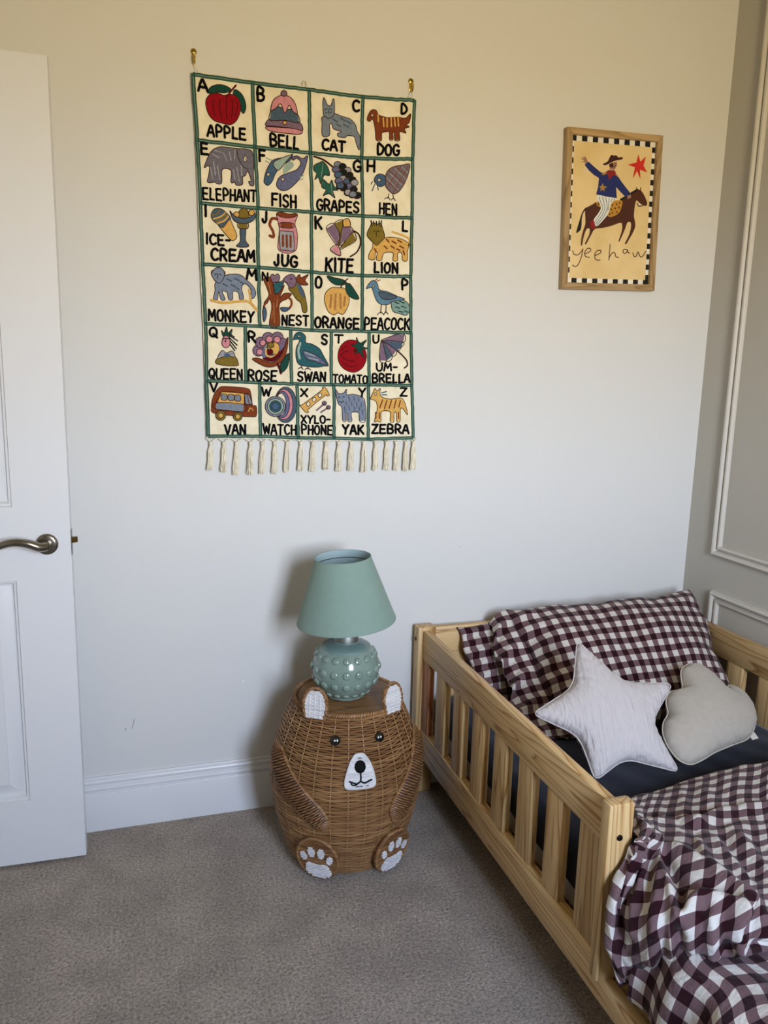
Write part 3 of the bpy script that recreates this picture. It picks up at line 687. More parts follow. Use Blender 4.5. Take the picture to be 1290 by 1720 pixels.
def ws(name, rows, m, parent, r, sides=5, mb_=None):
    q = mb_ or MB()
    for P, cl in rows: tube(q, P, r, sides, closed=cl)
    return q
NS = 28
q = MB()
nrow = 82; zs_ = [.006+(ZT-.014)*i/(nrow-1) for i in range(nrow)]
th = np.linspace(0, 2*PI, NS*6, endpoint=False)
for i, z in enumerate(zs_):
    R = brad(z)+.0030*np.cos(th*NS/2*1.0+PI*i) if False else brad(z)+.0016*np.cos(NS*th/2+PI*i)
    tube(q, np.stack([R*np.cos(th), R*np.sin(th), np.full_like(th, z+.0004*math.sin(i*1.7))], 1), .0025*(.88+.22*rnd.random()), 5, closed=True)
q.build('woven_body', M_RAT, parent=bear)
q = MB()
for k in range(NS):
    t = 2*PI*(k)/NS+PI/NS*0
    tube(q, [((brad(z)+.0008)*math.cos(t), (brad(z)+.0008)*math.sin(t), z) for z in np.linspace(.002, ZT-.004, 24)], .0017, 5)
q.build('stakes', M_STAKE, parent=bear)
q = MB(); lathe(q, [(brad(z)-.006, z) for z in np.linspace(.002, ZT-.006, 26)], seg=64, capb=True); q.build('liner', M_INNER, parent=bear)
# rim: twisted cord round the opening
q = MB(); RT = brad(ZT)
for s in (0, PI):
    t = np.linspace(0, 2*PI, 420, endpoint=False); ph = 70*t+s
    tube(q, np.stack([(RT-.001+.0042*np.cos(ph))*np.cos(t), (RT-.001+.0042*np.cos(ph))*np.sin(t), ZT-.001+.0042*np.sin(ph)], 1), .0034, 5, closed=True)
q.build('rim_braid', M_RAT, parent=bear)
q = MB(); lathe(q, [(0, ZT-.012), (RT-.010, ZT-.012), (RT-.008, ZT-.010), (RT-.008, ZT-.002), (RT-.010, ZT+.001), (0, ZT+.001)], seg=72); q.build('wooden_top', M_TOPW, parent=bear)
# foot ring
q = MB(); t = np.linspace(0, 2*PI, 96, endpoint=False); tube(q, np.stack([(brad(.0)+.0)*np.cos(t), brad(.0)*np.sin(t), np.full_like(t, .0045)], 1), .0045, 6, closed=True); q.build('base_ring', M_RATD, parent=bear)
def on_body(th_deg, z, off=0.0):
    t = math.radians(th_deg); R = brad(z)+off; return np.array([R*math.cos(t), R*math.sin(t), z])
def patch(outer, n_rows, m_, r, bulge, parent, name, rim_m=None, rim_r=.004, off=.004, stake=5):
    """woven paddle lying on the body; outer = [(left(th,z), right(th,z))...] pairs along its length"""
    L = np.array([a for a, b in outer], float); Rr = np.array([b for a, b in outer], float); n = len(outer)
    s = np.linspace(0, n-1, n_rows); Li = np.array([[np.interp(x, range(n), L[:, k]) for k in (0, 1)] for x in s]); Ri = np.array([[np.interp(x, range(n), Rr[:, k]) for k in (0, 1)] for x in s])
    def smooth(A):
        for _ in range(3): A[1:-1] = (A[:-2]+2*A[1:-1]+A[2:])/4
        return A
    Li, Ri = smooth(Li), smooth(Ri)
    q = MB(); nseg = 14
    for i in range(n_rows):
        P = []
        for k in range(nseg+1):
            t = k/nseg; c = Li[i]*(1-t)+Ri[i]*t; e = 1-(2*t-1)**2; endf = min(1, min(i, n_rows-1-i)/(n_rows*.16)+.05)
            P.append(on_body(c[0], c[1], off+bulge*(e**.6)*(endf**.6)+.0016*math.cos(PI*(k*stake/nseg*2)/2+PI*i)))
        tube(q, P, r, 5)
    q.build(name, m_, parent=parent)
    # solid backing so that nothing shows through
    q = MB(); V = []; 
    for i in range(n_rows):
        for k in range(nseg+1):
            t = k/nseg; c = Li[i]*(1-t)+Ri[i]*t; e = 1-(2*t-1)**2; endf = min(1, min(i, n_rows-1-i)/(n_rows*.16)+.05)
            V.append(on_body(c[0], c[1], off-.0025+bulge*(e**.6)*(endf**.6)))
    q.add(V, [(i*(nseg+1)+k, i*(nseg+1)+k+1, (i+1)*(nseg+1)+k+1, (i+1)*(nseg+1)+k) for i in range(n_rows-1) for k in range(nseg)])
    return q, Li, Ri
ARM_L = [((-180, .329), (-178, .332)), ((-180, .298), (-165, .335)), ((-171, .266), (-152.5, .306)), ((-160, .237), (-141.3, .276)), ((-146.9, .217), (-130.7, .248)), ((-135.9, .185), (-121.7, .223)), ((-126.2, .161), (-116.4, .193)), ((-119.5, .160), (-118.0, .165))]
ARM_R = [((-14, .352), (-16, .358)), ((-14, .318), (-26, .355)), ((-22, .280), (-39, .326)), ((-31, .247), (-48, .295)), ((-40, .220), (-59, .262)), ((-49, .190), (-67.5, .232)), ((-55, .163), (-71.5, .200)), ((-65, .162), (-68, .168))]
for nm, A, rev in (('arm', ARM_L, False), ('arm', ARM_R, True)):
    bq, Li, Ri = patch(A, 46, M_RATD, .0027, .014, bear, 'arm')
    arm = bear.children[-1]
    bq.build('arm_backing', M_INNER, parent=arm)
    q = MB(); loop = [on_body(a, z, .006) for a, z in Li]+[on_body(a, z, .006) for a, z in Ri[::-1]]
    tube(q, catmull(loop, .006, True), .0042, 6, closed=True); q.build('arm_rim', M_RAT, parent=arm)
# feet: oval woven soles with white paw prints
def foot(thc, sgn):
    """sole plane is tangent to the body, tipped back; local (a across, b up)"""
    t = math.radians(thc); zc = .072; R0 = brad(zc)
    nrm = Vector((math.cos(t), math.sin(t), -.16)).normalized(); up = Vector((0, 0, 1)); up = (up-nrm*up.dot(nrm)).normalized(); ac = up.cross(nrm)
    cen = Vector((R0*math.cos(t), R0*math.sin(t), zc))+nrm*.016
    def P(a, b, h): return cen+ac*a+up*b+nrm*h
    A, B = .054, .058
    q = MB()
    n = 24
    for i in range(n):
        b = -B+2*B*(i+.5)/n; a = A*math.sqrt(1-(b/B)**2)
        xs = np.linspace(-a, a, 19)
        tube(q, [P(x, b, .004*(1-(x/A)**2-(b/B)**2)+.0014*math.cos(x*260+PI*i)) for x in xs], .0028, 5)
    ft = q.build('foot', M_RATD, parent=bear)
    q = MB(); tt = np.linspace(0, 2*PI, 72, endpoint=False)
    tube(q, [P(A*1.03*math.cos(x), B*1.03*math.sin(x), -.001) for x in tt], .0052, 6, closed=True)
    q.build('foot_rim', M_RAT, parent=ft)
    q = MB(); ring1 = [P(A*math.cos(x), B*math.sin(x), -.002) for x in tt]; ring2 = [P(A*.96*math.cos(x), B*.96*math.sin(x), -.034) for x in tt]; m_ = len(tt)
    q.add(ring1+ring2+[P(0, 0, .001)], [(i, (i+1) % m_, m_+(i+1) % m_, m_+i) for i in range(m_)]+[(i, 2*m_, (i+1) % m_) for i in range(m_)]); q.build('foot_side', M_RATD, parent=ft)
    q = MB()
    def blob(ca, cb, ra, rb, rot=0):
        # white woven rows inside an oval
        k = max(4, int(2*rb/.0055))
        for i in range(k):
            y = -rb+2*rb*(i+.5)/k; x = ra*math.sqrt(max(0, 1-(y/rb)**2)); c_, s_ = math.cos(rot), math.sin(rot)
            tube(q, [P(ca+xx*c_-y*s_, cb+xx*s_+y*c_, .0062+.0006*math.cos(xx*300+PI*i)) for xx in np.linspace(-x, x, 7)], .0029, 5)
    blob(0.004*sgn, -.034, .036, .020); blob(-.017, -.022, .014, .010); blob(.020, -.022, .014, .010)
    for ca, cb, ra, rb, ro in ((-.036, .006, .0085, .012, .35), (-.014, .022, .0095, .015, .12), (.013, .022, .0095, .015, -.12), (.036, .006, .0085, .012, -.35)): blob(ca, cb, ra, rb, ro)
    q.build('paw_print', M_WHITE, parent=ft)['label'] = 'white woven paw print'
foot(-126.0, 1); foot(-64.0, -1)
# ears
def ear(thc, tw):
    t = math.radians(thc); R0 = RT+.0085; cen = Vector((R0*math.cos(t), R0*math.sin(t), ZT-.010))
    fd = math.radians(thc+tw); nrm = Vector((math.cos(fd), math.sin(fd), .10)).normalized(); up = Vector((0, 0, 1)); up = (up-nrm*up.dot(nrm)).normalized(); ac = up.cross(nrm)
    def P(a, b, h): return cen+ac*a+up*b+nrm*h
    A, H = .031, .078
    q = MB()
    tt = np.linspace(0, PI, 34); out = [(A*math.cos(x), .034+(H-.034)*math.sin(x)) for x in tt]; out = [(A*.80, -.002), (A*.95, .016)]+out+[(-A*.95, .016), (-A*.80, -.002)]
    for s in (0, PI):
        cat = catmull(out, .0035); ph = np.arange(len(cat))*.9+s
        tube(q, [P(c[0]*(1+.0)+.0022*math.cos(p), c[1], .0030*math.sin(p)) for c, p in zip(cat, ph)], .0036, 5)
    e = q.build('ear', M_RAT, parent=bear)
    for nm, m_, h in (('inner_ear', M_WHITER, .0018), ('ear_back', M_RATD, -.0085)):
        q = MB(); k = 15
        for i in range(k):
            b = .001+(H-.006)*i/k; a = A*.90*(.84+.16*min(1, b/.025)) if b < .034 else A*.90*math.sqrt(max(0, 1-((b-.034)/(H-.037))**2))
            if a < .004: continue
            tube(q, [P(x, b, h+.0012*math.cos(x*330+PI*i)) for x in np.linspace(-a, a, 15)], .0026, 5)
        if nm == 'inner_ear':
            for xx in (-.014, 0, .014): tube(q, [P(xx, b, h+.0022) for b in np.linspace(0, .060 if xx else .068, 8)], .0017, 5)
        o = q.build(nm, m_, parent=e)
        if nm == 'inner_ear': o['label'] = 'white woven inner ear'
    q = MB(); V = [P(c[0]*.97, c[1]*.98, -.003) for c in out]; n_ = len(V); q.add(V, [tuple(range(n_))]); q.build('ear_core', M_RATD, parent=e)
ear(-137.5, 15); ear(-51.0, -14)
# eyes
for d in (-19.9, 19.6):
    t = math.degrees(FACE)+d; p = on_body(t, .390, .002); nr = Vector((math.cos(math.radians(t)), math.sin(math.radians(t)), .45)).normalized()
    R = Vector((0, 0, 1)).rotation_difference(nr).to_matrix()
    q = MB(); lathe(q, [(.0128, 0), (.0130, .003), (.0115, .0062), (.007, .0085), (0, .0092)], seg=28)
    n = MB(); n.add([R @ Vector(v)+Vector(p) for v in q.v], q.f); e = n.build('eye', M_EYE, parent=bear)
    q = MB(); lathe(q, [(.0027, .0080), (.0024, .0096), (0, .0101)], seg=14)
    n = MB(); n.add([R @ Vector(v)+Vector(p) for v in q.v], q.f); n.build('eye_highlight_stud', M_WHITE, parent=e)
# muzzle
def mz(a, b, h):       # a,b millimetres across / up from muzzle centre
    t = math.degrees(FACE)+math.degrees(a/.2); return on_body(t, .317+b, h)
q = MB()
oc = [(-.011, .042), (0, .044), (.011, .042), (.022, .030), (.031, .010), (.0355, -.010), (.037, -.024), (.035, -.033), (.026, -.036), (0, -.036), (-.027, -.036), (-.036, -.032), (-.037, -.020), (-.034, -.004), (-.027, .018), (-.020, .032)]
ol = catmull(oc, .004, True); arr = np.array(ol)
k = 17
for i in range(k):
    b = -.0345+.0775*(i+.3)/k
    xs = []
    for p_, q_ in zip(ol, ol[1:]+ol[:1]):
        if (p_[1]-b)*(q_[1]-b) < 0: xs.append(p_[0]+(b-p_[1])/(q_[1]-p_[1])*(q_[0]-p_[0]))
    if len(xs) < 2: continue
    tube(q, [mz(x, b, .0085+.0006*math.cos(x*300+PI*i)) for x in np.linspace(min(xs), max(xs), 13)], .0029, 5)
mzl = q.build('muzzle', M_WHITER, parent=bear); mzl['label'] = 'white woven muzzle'
q = MB(); tube(q, [mz(a, b, .0075) for a, b in ol], .0036, 6, closed=True); q.build('muzzle_edge', M_WHITE, parent=mzl)
q = MB(); V = [mz(a, b, .004) for a, b in ol]; q.add(V+[mz(0, 0, .006)], [(i, len(V), (i+1) % len(V)) for i in range(len(V))]); q.build('muzzle_backing', M_WHITE, parent=mzl)
q = MB(); c = Vector(mz(0, .016, .0115)); 
V = []; 
for i in range(7):
    for j in range(18):
        p = i/6*PI/2; t = 2*PI*j/18; V.append(mz(.0145*math.sin(p)*math.cos(t), .017+.0155*math.sin(p)*math.sin(t), .0118+.0045*math.cos(p)))
q.add(V, [(i*18+j, (i+1)*18+j, (i+1)*18+(j+1) % 18, i*18+(j+1) % 18) for i in range(6) for j in range(18)]); q.build('nose', M_BLACK, parent=mzl)
q = MB()
tube(q, [mz(a, b, .0118) for a, b in catmull([(0, .004), (.001, -.008), (0, -.019)], .003)], .0021, 6)
tube(q, [mz(a, b, .0118) for a, b in catmull([(-.028, -.0165), (-.019, -.020), (-.009, -.023), (0, -.0180), (.009, -.0225), (.019, -.0195), (.029, -.0165)], .003)], .0021, 6)
tube(q, [mz(a, b, .0118) for a, b in catmull([(-.024, -.021), (-.018, -.0265), (-.008, -.0245)], .003)], .0018, 6)
q.build('mouth', M_BLACK, parent=mzl)
q = MB()
for a0 in (-.0045, -.0015, .0015, .0045): tube(q, [mz(a0, .0345, .0112), mz(a0, .0385, .0106)], .0007, 5)
for a0, a1 in ((-.012, -.004), (-.003, .005), (.014, .020)): tube(q, [mz(a0, -.0305, .0112), mz(a1, -.0305, .0112)], .0009, 5)
q.build('muzzle_stitching', M_BLACK, parent=mzl)

# ------------------------------------------------------------------ table lamp
M_CELA = mat('celadon_glaze', srgb('#7f9489'), rough=.16, spec=.6, vary=(18, srgb('#74897e')), bump=(14, .04, .002), coat=.3)
M_CELD = mat('celadon_shoulder', srgb('#6d8480'), rough=.25, spec=.5, bump=(14, .03, .002))
M_SHADE = fabric('sage_lampshade', srgb('#82998e'), srgb('#7a9187'), scale=900, bump=.15)
M_SHIN = mat('lampshade_lining', (.305, .413, .434), rough=.8, bump=(300, .05, .001)); M_STEEL = mat('brushed_steel', srgb('#8f958f'), rough=.5, metal=1.0, bump=(80, .02, .001))
M_BULB = mat('opal_bulb', srgb('#e8e6e0'), rough=.2, bump=(50, .01, .001))
LX, LY, LZ = .5175, 1.9256, ZT+.0018
lamp = thing('table_lamp', 'sage green lamp with hobnail ceramic base on the bear table', 'lamp', (LX, LY, LZ))
prof = [(0, .0), (.050, .0), (.055, .0025)]
prof += [(.0905*math.cos(a)**.9, .078+.084*math.sin(a)) for a in np.linspace(-.92, .78, 32)]
def prad(z): return .0905*math.cos(math.asin(max(-1, min(1, (z-.078)/.084))))**.9
q = MB(); lathe(q, prof, seg=72)
for row, z in enumerate((.018, .050, .085, .120)):
    n = 17; R0 = prad(z); dz = .004; sl_ = (prad(z+dz)-prad(z-dz))/(2*dz); nr0 = Vector((1, 0, -sl_)).normalized()
    br = (.0085, .0104, .0106, .0096)[row]
    for k in range(n):
        t = 2*PI*k/n+.05
        Rm = Matrix.Rotation(t, 3, 'Z'); nr = Rm @ nr0; c = Rm @ Vector((R0, 0, z)); Q = Vector((0, 0, 1)).rotation_difference(nr).to_matrix()
        s = MB(); lathe(s, [(br*1.04, -.0015), (br, .0010)]+[(br*math.cos(a), .0010+br*.42*math.sin(a)) for a in np.linspace(.25, 1.5, 5)]+[(0, .0010+br*.42)], seg=16)
        q.add([Q @ Vector(v)+c for v in s.v], s.f)
q.build('ceramic_base', M_CELA, parent=lamp)
q = MB(); lathe(q, [(prad(.1365)+.0002, .1365), (.066, .1395), (.058, .1440), (.048, .1475), (.040, .1495), (.0345, .1510), (.0335, .153)], seg=64); q.build('shoulder', M_CELD, parent=lamp)
q = MB(); lathe(q, [(.0325, .151), (.0325, .176), (.031, .178), (.022, .179), (.014, .181), (.014, .215), (.0165, .218), (.0165, .250), (.012, .253), (0, .253)], seg=48); q.build('neck', M_STEEL, parent=lamp)
q = MB(); sphere(q, (0, 0, .285), .028, 20, 14, (1, 1, 1.15)); lathe(q, [(.013, .252), (.014, .262)], seg=20); q.build('bulb', M_BULB, parent=lamp)
SB, ST, RB, RTT = .2085, .384, .1335, .0745
sh = bpy.data.objects.new('lamp_shade_pivot', None)
bpy.data.objects.remove(sh)
tilt = Matrix.Translation((0, 0, SB)) @ Matrix.Rotation(-.075, 4, 'Y') @ Matrix.Translation((0, 0, -SB))
def tl(m_): m_.v = [tuple(tilt @ Vector(p)) for p in m_.v]; return m_
q = MB(); lathe(q, [(RB-.0004, SB), (RB, SB+.001), (RB-.0012, SB+.006)]+[(RB+(RTT-RB)*t, SB+(ST-SB)*t) for t in (.06, .5, .95)]+[(RTT+.0012, ST-.004), (RTT+.0008, ST+.0008), (RTT-.0008, ST+.0008)], seg=96)
shade = tl(q).build('lamp_shade', M_SHADE, parent=lamp)
q = MB(); lathe(q, [(RTT-.0010, ST+.0006), (RTT-.0016, ST-.004), (RB-.0022, SB+.004), (RB-.0006, SB)], seg=96); tl(q).build('shade_lining', M_SHIN, parent=shade)
q = MB(); zr = ST-.022; rr_ = RTT+(RB-RTT)*.022/(ST-SB)-.003
for k in range(3):
    a = k*2*PI/3+.4; tube(q, [(.016*math.cos(a), .016*math.sin(a), .235), (.03*math.cos(a), .03*math.sin(a), .33), (rr_*math.cos(a), rr_*math.sin(a), zr)], .0014, 5)
t = np.linspace(0, 2*PI, 40, endpoint=False); tube(q, np.stack([rr_*np.cos(t), rr_*np.sin(t), np.full_like(t, zr)], 1), .0014, 5, closed=True)
tl(q).build('shade_carrier', M_STEEL, parent=shade)

# ------------------------------------------------------------------ wall hanging: embroidered alphabet
MOTIFS = {
'apple':[('p','darkgreen',1,1,[392,-383,480,-267,675,-198,869,-219,965,-290,818,-372,623,-386,453,-444]),('p','darkgreen',1,1,[1064,-269,1211,-334,1308,-479,1341,-660,1281,-806,1197,-723,1110,-548,1023,-398]),('p','red',1,1,[329,-686,380,-521,502,-429,647,-411,793,-439,940,-394,1111,-433,1198,-584,1197,-770,1106,-989,956,-1113,809,-1115,687,-1096,541,-1066,397,-931]),('s','maroon',30,[534,-571,511,-757,557,-958]),('s','maroon',30,[679,-544,667,-739,722,-986]),('s','maroon',30,[840,-534,842,-764,859,-994]),('s','maroon',30,[987,-517,1000,-746,968,-958]),('s','maroon',30,[1110,-548,1123,-709,1057,-916]),('s','maroon',41,[841,-498,955,-328,1094,-164])],
'bell':[('p','pink',1,1,[1865,-1069,2314,-1043,2623,-1024,2820,-1069,2737,-1154,2314,-1171,1956,-1153]),('p','mauve',1,1,[1845,-1033,1957,-870,2339,-851,2736,-859,2830,-1049,2623,-1033,2314,-1029,2058,-1029]),('p','slate',0,1,[1957,-894,1998,-640,2110,-524,2354,-589,2570,-564,2683,-655,2736,-868,2339,-860]),('p','pink',0,1,[1983,-656,2034,-439,2161,-307,2329,-254,2492,-282,2621,-417,2683,-655,2570,-621,2467,-482,2354,-684,2242,-471,2110,-594]),('p','mauve',1,1,[2405,-198,2397,-230,2376,-257,2346,-274,2312,-278,2281,-268,2260,-246,2252,-217,2260,-185,2281,-158,2311,-141,2345,-137,2376,-147,2397,-169]),('p','gold',1,1,[2401,-915,2396,-936,2382,-954,2361,-966,2338,-968,2318,-961,2303,-946,2298,-926,2303,-905,2318,-887,2338,-876,2361,-873,2381,-880,2396,-895])],
'cat':[('p','greyblue',1,1,[3351,-665,3535,-587,3667,-533,3881,-581,4123,-626,4271,-756,4317,-897,4401,-1035,4405,-1231,4381,-1381,4295,-1193,4239,-1052,4049,-1048,3996,-1102,3808,-1098,3780,-1028,3887,-968,3672,-919,3617,-804,3554,-835,3557,-1086,3366,-1121,3353,-809]),('p','greyblue',0,1,[3376,-495,3373,-233,3410,-191,3496,-352,3585,-351,3647,-181,3679,-244,3683,-508,3615,-635,3510,-676,3403,-612]),('s','slate',35,[3643,-681,3776,-738]),('s','slate',35,[3855,-632,3963,-683]),('s','slate',35,[4017,-687,4141,-741]),('s','slate',35,[3751,-799,3858,-840]),('s','slate',35,[3938,-783,4073,-836]),('s','black',20,[3423,-485,3486,-434]),('s','black',20,[3539,-428,3613,-453]),('s','black',20,[3445,-540,3477,-546]),('s','black',20,[3561,-536,3603,-512]),('s','black',20,[3518,-455,3519,-560])],
'dog':[('p','rust',0,1,[4594,-574,4661,-395,4741,-323,4840,-326,4936,-437,5186,-468,5463,-427,5687,-426,5829,-301,5802,-512,5720,-596,5806,-636,5667,-701,5710,-805,5529,-790,5535,-1003,5396,-1018,5374,-832,5335,-836,5339,-1009,5245,-1019,5223,-823,5029,-869,5007,-1069,4868,-1074,4837,-890,4805,-697,4747,-556,4666,-624]),('s','gold',46,[4898,-432,4912,-597]),('s','gold',46,[5048,-498,5070,-707]),('s','gold',46,[5158,-486,5164,-706]),('s','gold',46,[5269,-458,5286,-683]),('s','gold',46,[5368,-447,5397,-661]),('s','gold',46,[5468,-426,5491,-646]),('p','cream',1,1,[4772,-461,4768,-476,4758,-489,4743,-497,4726,-499,4710,-494,4700,-484,4695,-469,4699,-454,4709,-441,4724,-433,4741,-431,4757,-436,4768,-446]),('s','black',20,[4728,-461,4739,-469])],
'elephant':[('p','elegrey',1,1,[264,-2221,356,-1978,456,-1804,629,-1693,851,-1670,1099,-1678,1348,-1666,1499,-1722,1538,-1956,1526,-2244,1534,-2531,1433,-2540,1403,-2447,1464,-2451,1434,-2324,1369,-2201,1318,-2311,1242,-2366,1241,-2533,1115,-2578,1055,-2550,1040,-2504,940,-2513,944,-2227,721,-2225,701,-2549,567,-2580,543,-2549,346,-2567,373,-2399,401,-2208,353,-2166]),('s','elelight',35,[480,-1872,650,-1949]),('s','elelight',35,[545,-1781,701,-1812]),('s','elelight',35,[750,-1821,847,-1986]),('s','elelight',35,[909,-1782,946,-1976]),('s','elelight',35,[1049,-1721,1036,-1934]),('s','elelight',35,[1094,-2142,1151,-2470]),('s','elelight',35,[598,-2142,653,-2477]),('s','elelight',35,[426,-2206,471,-2461]),('s','elelight',35,[1205,-2083,1223,-2320]),('s','elelight',35,[1004,-2198,1041,-2432]),('s','elelight',35,[501,-2057,546,-2383]),('s','outline',20,[1098,-1715,1136,-1900,1245,-2079,1375,-2162]),('p','cream',1,1,[1357,-1907,1352,-1938,1339,-1964,1321,-1980,1301,-1982,1283,-1970,1270,-1946,1266,-1916,1271,-1885,1284,-1859,1302,-1843,1322,-1841,1340,-1853,1352,-1877]),('s','black',20,[1297,-1885,1326,-1948])],
'fish':[('p','blue',1,1,[1800,-2410,1841,-2214,1929,-2013,2057,-1857,2263,-1789,2443,-1751,2563,-1662,2495,-1823,2263,-1981,2108,-2189,2015,-2400,1902,-2507,1825,-2466]),('p','palegreen',1,1,[2160,-1847,2521,-1691,2418,-1831,2211,-2083,2108,-2068,2047,-1954]),('p','violet',1,1,[2134,-2477,2211,-2276,2418,-2160,2678,-2038,2782,-1858,2677,-1757,2573,-1816,2547,-1751,2677,-1699,2834,-1751,2965,-1670,2914,-1918,2810,-2172,2627,-2408,2419,-2573,2237,-2589]),('p','palegreen',1,0,[2340,-1974,2496,-1852,2600,-1949,2418,-2121,2315,-2169]),('s','palegreen',20,[2758,-2225,2863,-2167]),('s','palegreen',20,[2732,-2301,2847,-2256]),('s','palegreen',20,[1853,-1829,2006,-1872]),('s','palegreen',20,[1842,-1902,1954,-1953]),('p','cream',1,1,[1954,-2232,1950,-2249,1938,-2264,1922,-2273,1904,-2274,1887,-2269,1876,-2256,1872,-2240,1876,-2223,1887,-2208,1904,-2199,1922,-2198,1938,-2204,1950,-2216]),('s','black',20,[1913,-2236,1918,-2245]),('p','cream',1,1,[2341,-2322,2336,-2339,2325,-2354,2308,-2363,2290,-2365,2273,-2359,2262,-2346,2258,-2330,2262,-2313,2273,-2298,2290,-2289,2308,-2287,2325,-2293,2336,-2306]),('s','black',20,[2299,-2326,2304,-2335])],
'grapes':[('p','leafgreen',0,1,[3140,-1896,3283,-1809,3389,-1774,3524,-1908,3569,-2101,3419,-2115,3341,-2344,3260,-2179,3170,-2246,3216,-2085,3141,-2018]),('p','leafgreen',0,1,[3393,-2225,3555,-2324,3635,-2218,3690,-2362,3811,-2450,3665,-2488,3727,-2662,3558,-2572,3398,-2635,3476,-2480,3358,-2416]),('s','palegreen',15,[3389,-1823,3340,-2171]),('s','palegreen',15,[3609,-2295,3650,-2589]),('s','outline',46,[3139,-1663,3415,-1733,3712,-1915]),('p','greyblue',1,1,[3893,-1799,3874,-1847,3824,-1881,3760,-1887,3709,-1863,3689,-1819,3708,-1771,3758,-1737,3822,-1731,3873,-1755]),('p','night',1,1,[4029,-1835,4010,-1883,3959,-1917,3896,-1923,3844,-1899,3824,-1855,3843,-1807,3894,-1773,3957,-1767,4009,-1791]),('p','violet',1,1,[3841,-1927,3822,-1975,3771,-2009,3708,-2015,3657,-1991,3637,-1947,3656,-1899,3706,-1865,3769,-1859,3821,-1883]),('p','elelight',1,1,[4167,-1921,4148,-1969,4097,-2003,4033,-2009,3981,-1985,3960,-1940,3979,-1892,4030,-1859,4094,-1852,4146,-1876]),('p','night',1,1,[4048,-1982,4029,-2030,3978,-2064,3914,-2070,3862,-2046,3842,-2001,3861,-1953,3912,-1919,3976,-1913,4027,-1937]),('p','blue',1,1,[3908,-2059,3889,-2108,3838,-2141,3775,-2147,3723,-2123,3703,-2078,3722,-2030,3773,-1997,3836,-1991,3888,-2015]),('p','night',1,1,[4223,-2040,4204,-2088,4153,-2122,4089,-2128,4037,-2104,4017,-2059,4035,-2011,4087,-1977,4150,-1971,4203,-1995]),('p','elelight',1,1,[4034,-2147,4015,-2195,3964,-2229,3900,-2234,3849,-2210,3828,-2166,3847,-2117,3898,-2084,3962,-2078,4014,-2102]),('p','violet',1,1,[3927,-2216,3908,-2265,3857,-2298,3793,-2304,3741,-2280,3721,-2235,3740,-2187,3791,-2153,3854,-2147,3906,-2171]),('p','blue',1,1,[4161,-2205,4142,-2253,4090,-2287,4026,-2293,3974,-2268,3954,-2224,3973,-2175,4024,-2142,4088,-2136,4140,-2160]),('p','night',1,1,[4307,-2156,4288,-2205,4237,-2239,4173,-2245,4121,-2220,4100,-2175,4119,-2127,4170,-2093,4234,-2087,4287,-2111]),('p','violet',1,1,[4228,-2328,4209,-2377,4158,-2411,4094,-2416,4041,-2392,4021,-2347,4040,-2298,4091,-2265,4155,-2259,4208,-2283]),('p','night',1,1,[4065,-2378,4046,-2426,3995,-2460,3931,-2466,3879,-2441,3859,-2396,3878,-2348,3929,-2314,3992,-2309,4045,-2333]),('p','elelight',1,1,[4364,-2226,4345,-2275,4293,-2309,4229,-2314,4176,-2290,4156,-2245,4175,-2196,4226,-2163,4290,-2157,4343,-2181]),('p','blue',1,1,[3966,-2337,3947,-2385,3896,-2419,3833,-2424,3781,-2400,3761,-2355,3780,-2307,3831,-2273,3894,-2268,3946,-2292]),('p','elelight',1,1,[4187,-2492,4168,-2541,4117,-2574,4053,-2580,4000,-2555,3980,-2510,3999,-2462,4050,-2428,4114,-2422,4167,-2447]),('p','night',1,1,[4339,-2404,4320,-2452,4269,-2486,4204,-2492,4152,-2467,4131,-2422,4150,-2373,4202,-2340,4266,-2334,4319,-2358]),('p','night',1,1,[4452,-2544,4433,-2593,4381,-2627,4317,-2632,4264,-2608,4243,-2562,4262,-2514,4314,-2480,4379,-2474,4431,-2499]),('p','greyblue',1,1,[4314,-2531,4295,-2580,4244,-2614,4179,-2619,4127,-2594,4106,-2549,4125,-2500,4177,-2467,4241,-2461,4293,-2486])],
'hen':[('p','henmauve',1,1,[5142,-2004,5221,-1821,5386,-1704,5611,-1647,5836,-1595,5831,-1788,5737,-2051,5574,-2320,5406,-2411,5263,-2347,5147,-2206]),('s','elelight',30,[5279,-1891,5626,-2163]),('s','elelight',30,[5416,-1752,5746,-1999]),('s','elelight',30,[5198,-2024,5516,-2300]),('s','elelight',30,[5612,-1683,5786,-1818]),('s','rust',20,[5249,-1818,5711,-2130]),('s','rust',20,[5443,-1699,5801,-1918]),('s','rust',20,[5171,-2052,5546,-2348]),('s','rust',20,[5611,-1657,5205,-2276]),('s','rust',20,[5809,-1638,5377,-2388]),('p','blue',1,1,[4826,-2109,4889,-1978,5000,-1932,5135,-1980,5140,-2181,5008,-2259,4895,-2203]),('s','slate',25,[4850,-2207,4776,-2390]),('s','slate',25,[4923,-2236,4954,-2349]),('s','slate',25,[4782,-2148,4739,-2217]),('p','cream',1,1,[5015,-2087,5011,-2104,4999,-2120,4981,-2129,4961,-2131,4943,-2125,4930,-2112,4926,-2095,4930,-2077,4942,-2062,4959,-2052,4979,-2051,4997,-2057,5010,-2070]),('s','black',20,[4965,-2091,4976,-2095]),('s','outline',20,[5265,-2423,5240,-2543]),('s','outline',20,[5378,-2414,5398,-2549]),('s','outline',20,[5139,-2571,5239,-2522,5297,-2573]),('s','outline',20,[5326,-2586,5398,-2529,5456,-2585])],
